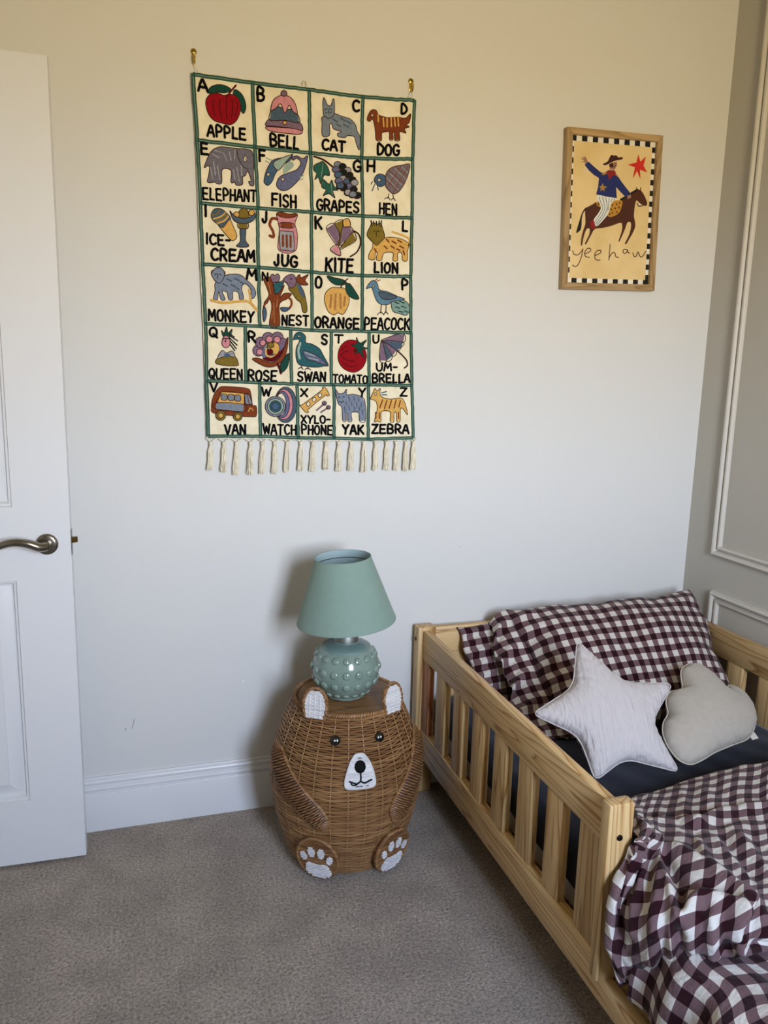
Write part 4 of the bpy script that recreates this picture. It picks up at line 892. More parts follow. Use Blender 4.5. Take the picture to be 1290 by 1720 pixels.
'ice_cream':[('p','slate',1,1,[422,-3352,509,-3216,658,-3194,782,-3256,920,-3409,828,-3552,701,-3668,578,-3581,455,-3484]),('s','gold',47,[480,-3458,655,-3396,781,-3290]),('s','gold',47,[578,-3562,754,-3485,856,-3366]),('s','olive',42,[442,-3380,557,-3332,657,-3228]),('s','olive',42,[539,-3516,705,-3436,821,-3330]),('p','gold',1,1,[602,-3608,717,-3657,890,-3450,979,-3589,1077,-3835,1010,-3953,899,-3936]),('p','slate',1,1,[1170,-3648,1308,-3637,1305,-3932,1391,-4074,1227,-4119,1064,-4096,1167,-3966]),('p','olive',0,1,[1121,-3505,1360,-3487,1359,-3634,1130,-3636]),('p','olive',1,1,[1122,-3359,1154,-3211,1261,-3130,1362,-3180,1396,-3362,1259,-3422]),('p','gold',1,1,[1148,-3304,1140,-3336,1119,-3363,1089,-3380,1055,-3382,1025,-3371,1004,-3347,997,-3316,1005,-3284,1026,-3257,1056,-3241,1090,-3238,1120,-3249,1141,-3273]),('p','gold',1,1,[1545,-3224,1537,-3256,1516,-3283,1485,-3300,1451,-3302,1421,-3291,1400,-3267,1392,-3236,1400,-3204,1421,-3177,1452,-3160,1486,-3157,1517,-3169,1538,-3193]),('p','slate',1,1,[902,-3227,1007,-3335,1183,-3389,1386,-3363,1586,-3240,1519,-3411,1334,-3504,1131,-3509,995,-3442])],
'jug':[('s','rust',74,[2148,-3333,2013,-3333,1951,-3491,2033,-3647,2054,-3795,1950,-3772]),('p','pink',1,1,[2133,-3206,2211,-3160,2420,-3193,2656,-3154,2694,-3221,2631,-3414,2685,-3609,2696,-3859,2660,-4087,2474,-4185,2263,-4164,2169,-4070,2185,-3845,2211,-3595,2169,-3400]),('p','rust',1,1,[2133,-3196,2263,-3151,2472,-3179,2699,-3171,2578,-3259,2368,-3286,2211,-3259]),('p','rust',0,1,[2237,-3420,2568,-3409,2568,-3528,2237,-3533]),('p','elelight',1,1,[2211,-3669,2263,-3630,2537,-3630,2589,-3676,2612,-4065,2554,-4119,2290,-4117,2226,-4066]),('s','rust',68,[2300,-3747,2305,-4011]),('s','rust',68,[2405,-3739,2411,-4029]),('s','rust',68,[2510,-3742,2511,-4022])],
'kite':[('p','mauve',0,1,[3498,-3474,3730,-3320,3859,-3573,3820,-3907]),('p','olive',0,1,[3730,-3320,3963,-3221,4089,-3506,3917,-3798,3831,-3906,3870,-3573]),('p','mauve',0,1,[3965,-3353,4152,-3359,4244,-3535,3885,-3887]),('p','olive',0,1,[4238,-3520,4341,-3717,4095,-3888,3887,-3979]),('p','gold',0,1,[3963,-3231,4116,-3179,4174,-3357,3988,-3391]),('p','pink',0,1,[3613,-4023,3819,-3881,3900,-4162]),('s','outline',37,[4237,-3469,4411,-3559,4471,-3785,4375,-4023,4182,-4165])],
'lion':[('s','gold',53,[5876,-3750,5900,-3591,5723,-3500,5388,-3420]),('p','gold',1,1,[5042,-3668,5125,-3610,5381,-3566,5669,-3597,5892,-3712,5851,-3899,5848,-4162,5714,-4160,5680,-3973,5564,-3981,5559,-4180,5426,-4178,5421,-3980,5164,-4007,5083,-4200,4941,-4194,4965,-4010,4908,-4014,4884,-4197,4714,-4182,4739,-4025,4821,-3890,4846,-3733]),('p','olive',0,1,[4656,-3566,4725,-3356,4806,-3222,4930,-3248,5042,-3219,5102,-3354,5165,-3581,5043,-3719,4943,-3814,4817,-3735]),('s','night',32,[4760,-3169,4791,-3326]),('s','night',32,[4833,-3184,4853,-3295]),('s','night',32,[4917,-3178,4920,-3280]),('s','night',32,[4996,-3161,4998,-3274]),('s','night',32,[5063,-3146,5056,-3306]),('s','black',21,[4834,-3461,4889,-3426]),('s','black',21,[4946,-3422,5014,-3448]),('s','black',21,[4918,-3445,4921,-3573]),('s','rust',42,[5211,-3630,5299,-3701]),('s','rust',42,[5383,-3670,5511,-3723]),('s','rust',42,[5554,-3631,5671,-3681]),('s','rust',42,[5358,-3801,5457,-3852]),('s','rust',42,[5616,-3784,5733,-3833]),('s','rust',42,[5724,-3907,5768,-4009]),('s','rust',42,[4878,-3912,4936,-3991]),('s','rust',42,[5159,-3815,5246,-3877]),('s','rust',42,[5532,-3868,5620,-3904])],
'monkey':[('p','monk',1,1,[506,-5068,736,-4881,965,-4818,1170,-4831,1323,-4947,1503,-5113,1569,-5286,1501,-5416,1423,-5394,1435,-5192,1296,-5049,1192,-5155,1242,-5429,1138,-5459,1104,-5285,961,-5267,948,-5468,846,-5473,807,-5300,680,-5282,754,-5478,652,-5493,579,-5287,551,-5488,449,-5483,493,-5267]),('p','elelight',1,1,[540,-4804,533,-4834,513,-4859,484,-4874,453,-4876,425,-4864,406,-4842,399,-4812,407,-4782,427,-4757,455,-4742,486,-4740,514,-4751,534,-4774]),('p','elelight',1,1,[762,-4810,755,-4841,735,-4866,706,-4881,675,-4883,646,-4871,627,-4848,621,-4819,628,-4788,648,-4763,676,-4748,708,-4746,736,-4758,756,-4781]),('p','monk',1,1,[409,-4841,512,-4697,638,-4675,737,-4772,725,-4922,632,-5061,532,-5051,457,-4957]),('s','slate',37,[811,-4951,923,-5000]),('s','slate',37,[1015,-4925,1127,-4973]),('s','slate',37,[698,-5082,809,-5131]),('s','slate',37,[911,-5090,1023,-5144]),('s','slate',37,[1158,-5007,1250,-5051]),('s','slate',37,[1064,-5162,1125,-5209]),('s','black',21,[489,-4866,540,-4833]),('s','black',21,[600,-4830,650,-4857]),('s','black',21,[570,-4851,558,-4951]),('s','gold',68,[388,-5521,702,-5571,1060,-5523,1370,-5508,1598,-5721]),('s','gold',47,[1443,-5520,1383,-5195])],
'nest':[('p','rust',1,1,[1790,-4896,1974,-4850,2052,-5109,2105,-5258,2264,-5097,2343,-5042,2221,-5354,2343,-5246,2541,-5246,2423,-5380,2264,-5465,2200,-5611,2210,-6105,1944,-6116,1998,-5621,1946,-5419,1867,-5535,1788,-5529,1920,-5319,1868,-5119]),('s','rust',58,[2381,-5321,2520,-5391,2541,-5533,2477,-5639]),('s','rust',53,[1867,-5484,1788,-5605,1798,-5732]),('s','tan',26,[1905,-4965,1973,-5265]),('s','tan',26,[2051,-5516,2077,-6028]),('s','tan',26,[2157,-5409,2131,-5614]),('s','tan',26,[1998,-5928,2009,-5722]),('p','mauve',0,1,[1963,-4835,2026,-4756,2089,-4793,2158,-4738,2221,-4821,2168,-4950,2026,-4968]),('p','teal',0,1,[2052,-5007,2168,-4960,2327,-4931,2221,-5201,2089,-5269]),('p','rust',0,1,[2636,-4899,2753,-4724,2807,-4802,3001,-4714,2915,-4868,2991,-4981,2797,-4987]),('p','olive',1,1,[2466,-5086,2663,-4912,2852,-5117,2934,-5370,2974,-5679,2866,-5715,2800,-5480,2681,-5383,2573,-5234]),('p','blue',1,0,[2679,-4963,2808,-5068,2907,-5330,2788,-5233]),('p','mauve',1,1,[2306,-4902,2422,-4774,2582,-4739,2663,-4861,2636,-5026,2508,-5094,2401,-4963]),('s','black',42,[2518,-4849,2524,-4859]),('p','blue',1,1,[1750,-5744,1808,-5629,1855,-5806,1786,-6019]),('p','blue',1,1,[2248,-5624,2477,-5624,2397,-5715,2285,-5710])],
'orange':[('p','gold',1,1,[3464,-5370,3505,-5160,3669,-5022,3862,-5011,4029,-5029,4161,-5205,4164,-5414,4078,-5629,3984,-5728,3855,-5692,3733,-5749,3566,-5652]),('p','darkgreen',1,1,[3534,-4719,3776,-4757,3998,-4796,4089,-4895,3834,-4946,3640,-4868]),('p','darkgreen',1,1,[4067,-4938,4166,-4880,4309,-5040,4454,-5274,4285,-5282,4104,-5155]),('s','tan',58,[3655,-5220,3631,-5544]),('s','tan',58,[3782,-5182,3765,-5591]),('s','tan',58,[3915,-5186,3931,-5557]),('s','tan',58,[4049,-5252,4025,-5484]),('s','outline',32,[3918,-5009,3999,-4874,4120,-4758])],
'peacock':[('p','peatail',1,1,[5416,-5301,5629,-5226,5883,-5305,5971,-5489,5877,-5666,5670,-5632,5464,-5566]),('s','darkgreen',37,[5515,-5323,5633,-5355]),('s','darkgreen',37,[5660,-5289,5790,-5336]),('s','darkgreen',37,[5548,-5455,5666,-5482]),('s','darkgreen',37,[5722,-5420,5853,-5468]),('s','darkgreen',37,[5639,-5569,5757,-5585]),('s','darkgreen',37,[5814,-5550,5903,-5579]),('p','peablue',1,1,[4664,-4995,4757,-4832,4869,-4763,4985,-4846,5045,-5001,5305,-5051,5598,-5158,5805,-5228,5428,-5311,5343,-5384,5141,-5405,4996,-5332,4906,-5167,4816,-4960]),('p','slate',1,1,[5030,-5065,5306,-5093,5570,-5186,5311,-5263,5108,-5220]),('s','rust',21,[4909,-4771,4981,-4704]),('s','rust',21,[4943,-4785,5068,-4736]),('p','cream',1,1,[4901,-4914,4897,-4927,4888,-4939,4875,-4946,4859,-4947,4846,-4941,4836,-4931,4832,-4917,4835,-4903,4845,-4892,4858,-4885,4873,-4884,4887,-4890,4897,-4900]),('s','black',21,[4866,-4915,4872,-4920]),('s','outline',21,[5113,-5406,5101,-5636]),('s','outline',21,[5256,-5389,5251,-5619]),('s','outline',21,[5004,-5694,5100,-5615,5195,-5685]),('s','outline',21,[5194,-5675,5250,-5597,5321,-5658])],
'queen':[('p','darkgreen',0,1,[649,-6285,714,-6349,783,-6194,822,-6345,926,-6249,873,-6445,698,-6451]),('s','night',33,[852,-6415,1073,-6550]),('s','night',33,[862,-6481,1056,-6663]),('s','night',33,[871,-6557,1035,-6757]),('s','night',33,[860,-6634,993,-6809]),('s','night',33,[853,-6364,981,-6451]),('p','olive',1,1,[483,-7158,546,-7017,769,-6929,1001,-6974,1083,-7142,1051,-7210,739,-7218]),('p','elelight',1,1,[536,-7028,652,-6820,769,-6878,925,-6822,991,-6974,768,-6960]),('p','blue',1,0,[702,-6921,795,-6892,872,-6941,768,-7001]),('p','pink',1,1,[655,-6605,698,-6461,790,-6427,861,-6532,849,-6686,756,-6745,674,-6696]),('s','black',27,[681,-6513,743,-6490]),('s','black',27,[769,-6489,836,-6507]),('s','black',27,[759,-6500,752,-6592]),('s','black',27,[727,-6572,747,-6582])],
'rose':[('p','mauve',1,1,[1785,-6785,1770,-6851,1727,-6905,1665,-6936,1597,-6938,1536,-6910,1494,-6859,1479,-6794,1494,-6729,1537,-6675,1598,-6644,1667,-6642,1728,-6669,1770,-6720]),('p','mauve',1,1,[1844,-6565,1830,-6629,1788,-6681,1729,-6710,1663,-6713,1603,-6686,1563,-6637,1549,-6575,1563,-6512,1605,-6460,1664,-6430,1730,-6428,1789,-6454,1830,-6503]),('p','mauve',1,1,[2052,-6439,2037,-6505,1994,-6558,1932,-6590,1863,-6592,1802,-6565,1759,-6514,1744,-6450,1760,-6384,1802,-6330,1864,-6299,1933,-6297,1994,-6323,2037,-6374]),('p','mauve',1,1,[2314,-6424,2299,-6493,2254,-6549,2189,-6581,2118,-6583,2054,-6555,2009,-6503,1994,-6436,2010,-6368,2054,-6312,2118,-6280,2189,-6277,2254,-6304,2298,-6357]),('p','mauve',1,1,[2444,-6566,2430,-6625,2391,-6674,2335,-6702,2273,-6704,2217,-6680,2178,-6634,2164,-6575,2178,-6516,2217,-6468,2273,-6440,2335,-6437,2391,-6462,2430,-6507]),('p','pink',1,1,[1748,-6828,1739,-6864,1716,-6894,1682,-6911,1644,-6912,1610,-6897,1587,-6869,1579,-6833,1587,-6797,1611,-6767,1645,-6750,1682,-6749,1716,-6764,1740,-6792]),('p','pink',1,1,[1829,-6576,1821,-6610,1798,-6638,1766,-6654,1731,-6655,1699,-6641,1677,-6615,1670,-6581,1678,-6547,1700,-6520,1732,-6504,1767,-6502,1799,-6516,1821,-6543]),('p','pink',1,1,[2015,-6476,2006,-6515,1981,-6546,1944,-6565,1904,-6566,1868,-6550,1843,-6520,1834,-6483,1843,-6444,1868,-6413,1905,-6394,1945,-6393,1981,-6409,2006,-6438]),('p','pink',1,1,[2234,-6479,2225,-6518,2200,-6549,2163,-6568,2123,-6569,2086,-6553,2061,-6523,2052,-6485,2061,-6447,2086,-6415,2123,-6397,2163,-6395,2200,-6411,2225,-6441]),('p','violet',1,0,[1711,-6891,1818,-6680,2111,-6567,2272,-6666,2272,-6875,2057,-6986,1816,-6992]),('p','gold',1,1,[2212,-6709,2196,-6780,2150,-6838,2083,-6871,2009,-6873,1943,-6844,1897,-6789,1881,-6720,1898,-6649,1944,-6592,2010,-6558,2084,-6556,2150,-6585,2196,-6640]),('p','maroon',1,1,[2025,-6819,2016,-6856,1993,-6886,1958,-6903,1920,-6904,1886,-6889,1863,-6860,1854,-6825,1863,-6788,1887,-6758,1921,-6741,1959,-6740,1993,-6755,2017,-6783]),('p','olive',1,1,[2052,-6631,2043,-6665,2018,-6693,1981,-6709,1941,-6711,1905,-6697,1880,-6670,1871,-6637,1880,-6603,1905,-6575,1941,-6559,1982,-6557,2018,-6571,2043,-6597]),('s','gold',49,[1833,-6732,1854,-6913,2030,-6945,2153,-6852]),('p','rust',1,1,[1472,-7028,1604,-6988,1747,-7036,2003,-7103,2229,-6929,2347,-6663,2444,-6409,2406,-6766,2282,-7043,2056,-7206,1789,-7202]),('p','maroon',1,0,[1747,-7005,2003,-7082,2218,-6918,2325,-6706,2229,-6782,2003,-6966,1854,-6960]),('s','maroon',54,[2142,-7120,2207,-7245,2250,-7391]),('p','darkgreen',1,1,[2207,-7271,2282,-7058,2461,-6843,2434,-7176,2283,-7359])],
'swan':[('p','teal',1,1,[2595,-6472,2649,-6313,2784,-6251,2932,-6355,2949,-6528,3114,-6565,3336,-6685,3431,-6841,3596,-7131,3479,-7160,3257,-7198,2980,-7183,2761,-7136,2678,-6969,2677,-6705,2769,-6482,2676,-6453]),('s','palegreen',71,[2791,-6554,2737,-6756,2771,-6966]),('p','violet',1,1,[2868,-6762,3088,-6809,3338,-6924,3546,-7127,3200,-7039,2979,-6971]),('s','palegreen',38,[2934,-6803,3199,-6890]),('s','palegreen',33,[3034,-6948,3311,-7004]),('p','cream',1,1,[2801,-6365,2797,-6377,2785,-6386,2767,-6392,2748,-6393,2730,-6388,2718,-6379,2714,-6368,2718,-6357,2730,-6347,2748,-6342,2767,-6341,2784,-6345,2796,-6354]),('s','black',22,[2752,-6367,2768,-6366]),('s','outline',22,[2843,-7150,2816,-7230]),('s','outline',22,[3008,-7172,3008,-7252]),('s','outline',22,[2739,-7253,2816,-7209,2871,-7261]),('s','outline',22,[2926,-7270,3008,-7225,3091,-7277])],
'tomato':[('p','red',1,1,[3868,-6882,3921,-6639,4087,-6458,4313,-6418,4543,-6512,4691,-6750,4695,-6967,4585,-7187,4357,-7312,4100,-7253,3928,-7095]),('s','maroon',33,[3967,-6718,4089,-6581]),('s','maroon',33,[4009,-6905,4152,-6982,4352,-7003]),('s','maroon',33,[4040,-7066,4212,-7153,4383,-7138]),('s','maroon',33,[3952,-6853,4036,-6770,4159,-6712]),('p','darkgreen',0,1,[4247,-6559,4406,-6511,4403,-6340,4497,-6497,4695,-6405,4601,-6580,4758,-6640,4580,-6683,4648,-6903,4479,-6757,4365,-6803,4397,-6641]),('p','maroon',1,1,[4426,-6704,4422,-6725,4408,-6743,4387,-6753,4365,-6753,4344,-6745,4329,-6728,4324,-6707,4329,-6686,4342,-6669,4363,-6659,4386,-6658,4406,-6667,4421,-6683])],
'umbrella':[('p','mauve',0,1,[5145,-6411,5404,-6282,5607,-6210,5837,-6212,5796,-6432]),('p','slate',0,1,[5145,-6411,5796,-6432,5742,-6582,5603,-6668]),('p','mauve',0,1,[5145,-6411,5603,-6668,5477,-6825]),('p','slate',0,1,[5145,-6411,5477,-6825,5305,-6967]),('p','mauve',0,1,[5145,-6411,5305,-6967,5101,-6956]),('s','outline',38,[5626,-6668,5894,-6907,5946,-7072,5854,-7157])],
'van':[('p','rust',1,1,[419,-8012,550,-7828,706,-7773,1308,-7815,1413,-7945,1464,-8262,1560,-8293,1569,-8527,1419,-8592,463,-8508,352,-8325]),('p','gold',0,1,[584,-8036,637,-7920,1233,-7964,1220,-8254,519,-8219]),('p','greyblue',0,1,[483,-8220,1220,-8254,1208,-8450,465,-8377]),('p','greyblue',0,1,[626,-7988,761,-7997,759,-8133,624,-8124]),('p','greyblue',0,1,[813,-7996,949,-8004,947,-8141,811,-8132]),('p','greyblue',0,1,[991,-8009,1127,-8018,1126,-8155,989,-8146]),('p','greyblue',0,1,[1254,-7979,1360,-7988,1443,-8236,1273,-8237]),('s','rust',27,[1317,-7989,1369,-8231]),('p','olive',1,1,[723,-8559,709,-8616,672,-8662,619,-8688,561,-8688,510,-8663,474,-8617,462,-8561,476,-8503,512,-8457,565,-8432,623,-8431,675,-8456,710,-8502]),('p','gold',1,1,[660,-8559,653,-8589,634,-8613,606,-8626,576,-8627,549,-8613,531,-8590,524,-8560,532,-8530,551,-8507,578,-8493,608,-8493,635,-8506,654,-8530]),('p','olive',1,1,[1170,-8583,1158,-8634,1125,-8674,1078,-8697,1026,-8697,980,-8675,948,-8635,937,-8584,949,-8534,982,-8493,1029,-8470,1080,-8470,1127,-8492,1159,-8532]),('p','gold',1,1,[1117,-8583,1110,-8611,1092,-8633,1067,-8645,1039,-8646,1013,-8633,996,-8611,990,-8584,997,-8556,1014,-8534,1040,-8522,1068,-8521,1093,-8533,1111,-8555]),('s','gold',27,[1346,-8433,1400,-8347,1474,-8411])],
'watch':[('p','slate',1,1,[2694,-8249,2679,-8403,2635,-8542,2566,-8653,2478,-8724,2382,-8749,2285,-8725,2198,-8655,2130,-8545,2086,-8408,2071,-8256,2086,-8104,2130,-7966,2199,-7857,2285,-7786,2381,-7760,2477,-7783,2564,-7851,2633,-7959,2678,-8096]),('p','pink',1,1,[2584,-8240,2572,-8370,2537,-8488,2483,-8581,2414,-8642,2338,-8663,2262,-8642,2193,-8583,2139,-8490,2105,-8374,2093,-8245,2105,-8116,2140,-7999,2194,-7907,2262,-7847,2337,-7825,2413,-7844,2481,-7902,2536,-7994,2571,-8110]),('p','violet',1,1,[2491,-8241,2481,-8354,2453,-8456,2410,-8538,2355,-8590,2294,-8609,2233,-8591,2179,-8539,2135,-8459,2108,-8357,2098,-8245,2108,-8132,2136,-8031,2179,-7950,2233,-7898,2294,-7879,2354,-7896,2409,-7947,2453,-8027,2481,-8128]),('p','cream',1,1,[2392,-8242,2385,-8338,2365,-8425,2334,-8495,2294,-8539,2250,-8555,2206,-8540,2167,-8496,2136,-8427,2116,-8341,2109,-8245,2116,-8149,2136,-8062,2167,-7993,2207,-7949,2250,-7933,2294,-7948,2333,-7991,2365,-8059,2385,-8146]),('p','greyblue',1,1,[2376,-8296,2359,-8392,2309,-8476,2234,-8539,2141,-8573,2043,-8574,1951,-8541,1877,-8479,1828,-8396,1812,-8301,1829,-8206,1878,-8122,1953,-8060,2044,-8025,2142,-8024,2234,-8056,2309,-8117,2359,-8200]),('p','palegreen',1,1,[2316,-8296,2302,-8372,2263,-8438,2204,-8488,2131,-8515,2054,-8515,1981,-8490,1922,-8441,1884,-8375,1871,-8301,1885,-8226,1923,-8159,1982,-8110,2054,-8083,2132,-8082,2204,-8107,2263,-8155,2302,-8221]),('p','teal',1,1,[2256,-8297,2246,-8352,2218,-8401,2174,-8437,2121,-8457,2064,-8457,2011,-8438,1968,-8403,1940,-8355,1930,-8300,1940,-8245,1969,-8197,2012,-8160,2065,-8141,2121,-8140,2174,-8159,2218,-8194,2246,-8242]),('p','blue',1,1,[2196,-8297,2188,-8337,2166,-8370,2132,-8392,2093,-8400,2053,-8393,2020,-8371,1998,-8338,1990,-8299,1998,-8260,2020,-8227,2053,-8205,2093,-8197,2132,-8204,2166,-8226,2188,-8259])],
'xylophone':[('p','gold',0,1,[2793,-8248,2865,-8237,3430,-7818,3418,-7770,3508,-7752,3634,-7956,3572,-7995,3510,-7980,3021,-8382,3044,-8436,2966,-8464,2799,-8281]),('p','cream',0,1,[2970,-8225,3031,-8159,3081,-8224,3021,-8290]),('p','cream',0,1,[3136,-8099,3197,-8033,3248,-8097,3187,-8163]),('p','cream',0,1,[3303,-7972,3364,-7906,3415,-7970,3354,-8036]),('s','mauve',44,[3267,-8396,3490,-8209]),('p','mauve',1,1,[3552,-8197,3546,-8223,3529,-8244,3504,-8256,3477,-8256,3452,-8245,3434,-8224,3428,-8198,3434,-8172,3451,-8151,3476,-8140,3503,-8139,3528,-8151,3546,-8171]),('s','mauve',44,[3391,-8450,3604,-8317]),('p','mauve',1,1,[3666,-8311,3661,-8335,3645,-8354,3623,-8365,3598,-8365,3575,-8354,3559,-8335,3553,-8312,3559,-8288,3574,-8269,3596,-8258,3622,-8258,3644,-8268,3660,-8287])],
'yak':[('p','monk',0,1,[3838,-7992,3813,-7801,3911,-7920,4053,-7896,4131,-7796,4145,-7949,4340,-7930,4601,-8009,4691,-8174,4713,-8685,4539,-8697,4499,-8453,4291,-8454,4307,-8687,4191,-8699,4176,-8483,4136,-8483,4134,-8688,4036,-8677,4002,-8319,3903,-8210]),('s','slate',33,[4198,-8014,4228,-8113]),('s','slate',33,[4341,-8002,4371,-8100]),('s','slate',33,[4486,-8038,4505,-8132]),('s','slate',33,[4114,-8136,4144,-8224]),('s','slate',33,[4274,-8151,4299,-8244]),('s','slate',33,[4430,-8166,4449,-8265]),('s','slate',33,[4575,-8175,4589,-8286]),('s','slate',33,[4202,-8289,4232,-8377]),('s','slate',33,[4363,-8299,4382,-8387]),('s','slate',33,[4520,-8314,4533,-8397]),('s','slate',33,[4625,-8369,4628,-8507]),('s','slate',33,[4087,-8290,4101,-8456]),('s','black',22,[3895,-8029,3941,-8018]),('s','black',22,[4026,-8006,4077,-8016]),('s','black',22,[3914,-8138,3988,-8171,4056,-8126])],
'zebra':[('p','gold',0,1,[4852,-8050,4929,-7866,4985,-7755,5045,-7837,5143,-7752,5129,-7891,5202,-8001,5452,-8054,5778,-8022,5902,-8161,5997,-8499,5847,-8330,5770,-8342,5768,-8692,5672,-8693,5641,-8445,5581,-8445,5576,-8705,5469,-8694,5449,-8418,5195,-8420,5184,-8706,5083,-8695,5054,-8695,4983,-8707,5058,-8393,5042,-8170,4952,-8088]),('s','rust',44,[5216,-8085,5139,-8308]),('s','rust',44,[5346,-8100,5281,-8324]),('s','rust',44,[5488,-8098,5423,-8323]),('s','rust',44,[5631,-8080,5577,-8304]),('s','rust',44,[5762,-8095,5720,-8275]),('s','rust',44,[5019,-8449,5028,-8617]),('s','rust',44,[5713,-8444,5718,-8613]),('s','rust',44,[5130,-8448,5134,-8616]),('s','teal',33,[5181,-7879,5328,-7844]),('s','teal',33,[5200,-7935,5342,-7933]),('p','cream',1,1,[5041,-7915,5038,-7931,5027,-7945,5010,-7953,4992,-7953,4976,-7946,4964,-7933,4960,-7916,4963,-7899,4974,-7885,4991,-7878,5009,-7877,5025,-7885,5037,-7898]),('s','black',22,[4995,-7915,5006,-7921])],
}
BORDER = [
[25,-35,1510,-53,2991,-33,4463,-31,5931,56],
[106,-1571,1565,-1597,3043,-1590,4466,-1570,5935,-1454],
[151,-3091,1643,-3102,3096,-3083,4524,-3069,5956,-3008],
[188,-4609,1646,-4608,3103,-4642,4544,-4650,5978,-4589],
[227,-6129,1670,-6147,3120,-6195,4556,-6167,6022,-6150],
[240,-7631,1283,-7643,2544,-7672,3681,-7673,4797,-7659,6109,-7653],
[256,-9125,1674,-9128,2742,-9174,3785,-9188,4806,-9213,6194,-9183],
[25,-35,106,-1571,151,-3091],
[151,-3097,188,-4609,227,-6129],
[234,-6135,240,-7631,256,-9125],
[1510,-53,1575,-1596,1643,-3102],
[1617,-3111,1646,-4608,1670,-6147],
[2991,-33,3043,-1590,3096,-3083],
[3075,-3106,3103,-4642,3120,-6195],
[4463,-31,4466,-1570,4524,-3069],
[4524,-3096,4544,-4650,4556,-6167],
[5931,56,5935,-1454,5956,-3008],
[5957,-3025,5978,-4589,6022,-6150],
[6030,-6151,6109,-7653,6194,-9183],
[1274,-6185,1283,-7643],
[2519,-6198,2544,-7672],
[3664,-6207,3681,-7673],
[4765,-6166,4797,-7659],
[1659,-7636,1674,-9128],
[2708,-7669,2742,-9174],
[3766,-7672,3785,-9188],
[4785,-7659,4806,-9213],
]
WORDS = [('A',142,-413,382,-416,272),('APPLE',365,-1446,1330,-1437,259),('B',1632,-454,1817,-446,306),('BELL',1966,-1522,2729,-1516,285),('C',4184,-411,4373,-409,269),('CAT',3359,-1470,3991,-1460,252),('D',5555,-322,5723,-313,245),('DOG',4899,-1442,5530,-1404,267),('E',182,-1902,367,-1902,261),('ELEPHANT',211,-3000,1593,-2946,275),('F',1669,-1929,1837,-1926,277),('FISH',2004,-3009,2666,-3004,302),('G',4227,-1925,4446,-1924,277),('GRAPES',3224,-3008,4411,-2997,268),('H',4610,-1889,4843,-1882,278),('HEN',4991,-2976,5507,-2961,285),('I',273,-3402,293,-3410,277),('ICE-',281,-4096,897,-4103,252),('CREAM',404,-4493,1543,-4475,284),('J',1755,-3442,1889,-3446,274),('JUG',2063,-4523,2699,-4529,281),('K',3175,-3493,3368,-3493,300),('KITE',3483,-4589,4273,-4578,338),('L',5673,-3373,5835,-3372,248),('LION',4875,-4542,5580,-4516,261),('M',1334,-4917,1592,-4937,260),('MONKEY',309,-6035,1513,-6051,281),('N',1733,-4919,1905,-4935,201),('NEST',2274,-6077,3020,-6078,258),('O',3198,-5042,3384,-5042,288),('ORANGE',3196,-6108,4470,-6095,272),('P',5703,-4961,5896,-4961,277),('PEACOCK',4624,-6105,5978,-6069,309),('Q',325,-6459,534,-6462,242),('QUEEN',302,-7568,1194,-7576,267),('R',1354,-6561,1554,-6570,267),('ROSE',1347,-7600,2137,-7600,272),('S',3384,-6561,3562,-6566,264),('SWAN',2719,-7589,3523,-7595,256),('T',3762,-6506,4004,-6509,212),('TOMATO',3737,-7607,4749,-7616,216),('U',4881,-6479,5072,-6473,215),('UM-',5003,-7254,5642,-7239,208),('BRELLA',4894,-7586,6034,-7564,231),('V',327,-7914,523,-7911,228),('VAN',701,-9068,1272,-9068,255),('W',1722,-7999,1963,-8006,222),('WATCH',1755,-9058,2686,-9086,269),('X',2803,-8016,3013,-8014,214),('XYLO-',2823,-8758,3666,-8756,206),('PHONE',2836,-9059,3738,-9088,252),('Y',4502,-7994,4699,-7991,231),('YAK',4036,-9071,4668,-9072,255),('Z',5746,-7960,5956,-7958,223),('ZEBRA',4909,-9050,6050,-9051,248)]
TASSELS = [(322,-9221,288,-10075),(672,-9222,639,-10135),(1021,-9223,989,-10222),(1404,-9224,1376,-10229),(1738,-9225,1712,-10207),(2081,-9227,2057,-10213),(2437,-9228,2417,-10163),(2826,-9229,2808,-10142),(3173,-9230,3157,-10164),(3558,-9231,3544,-10114),(3929,-9233,3919,-10176),(4304,-9234,4297,-10148),(4683,-9235,4679,-10211),(5037,-9236,5034,-10160),(5376,-9237,5375,-10154),(5675,-9238,5677,-10170),(5977,-9239,5982,-10192),(6209,-9240,6214,-10166)]
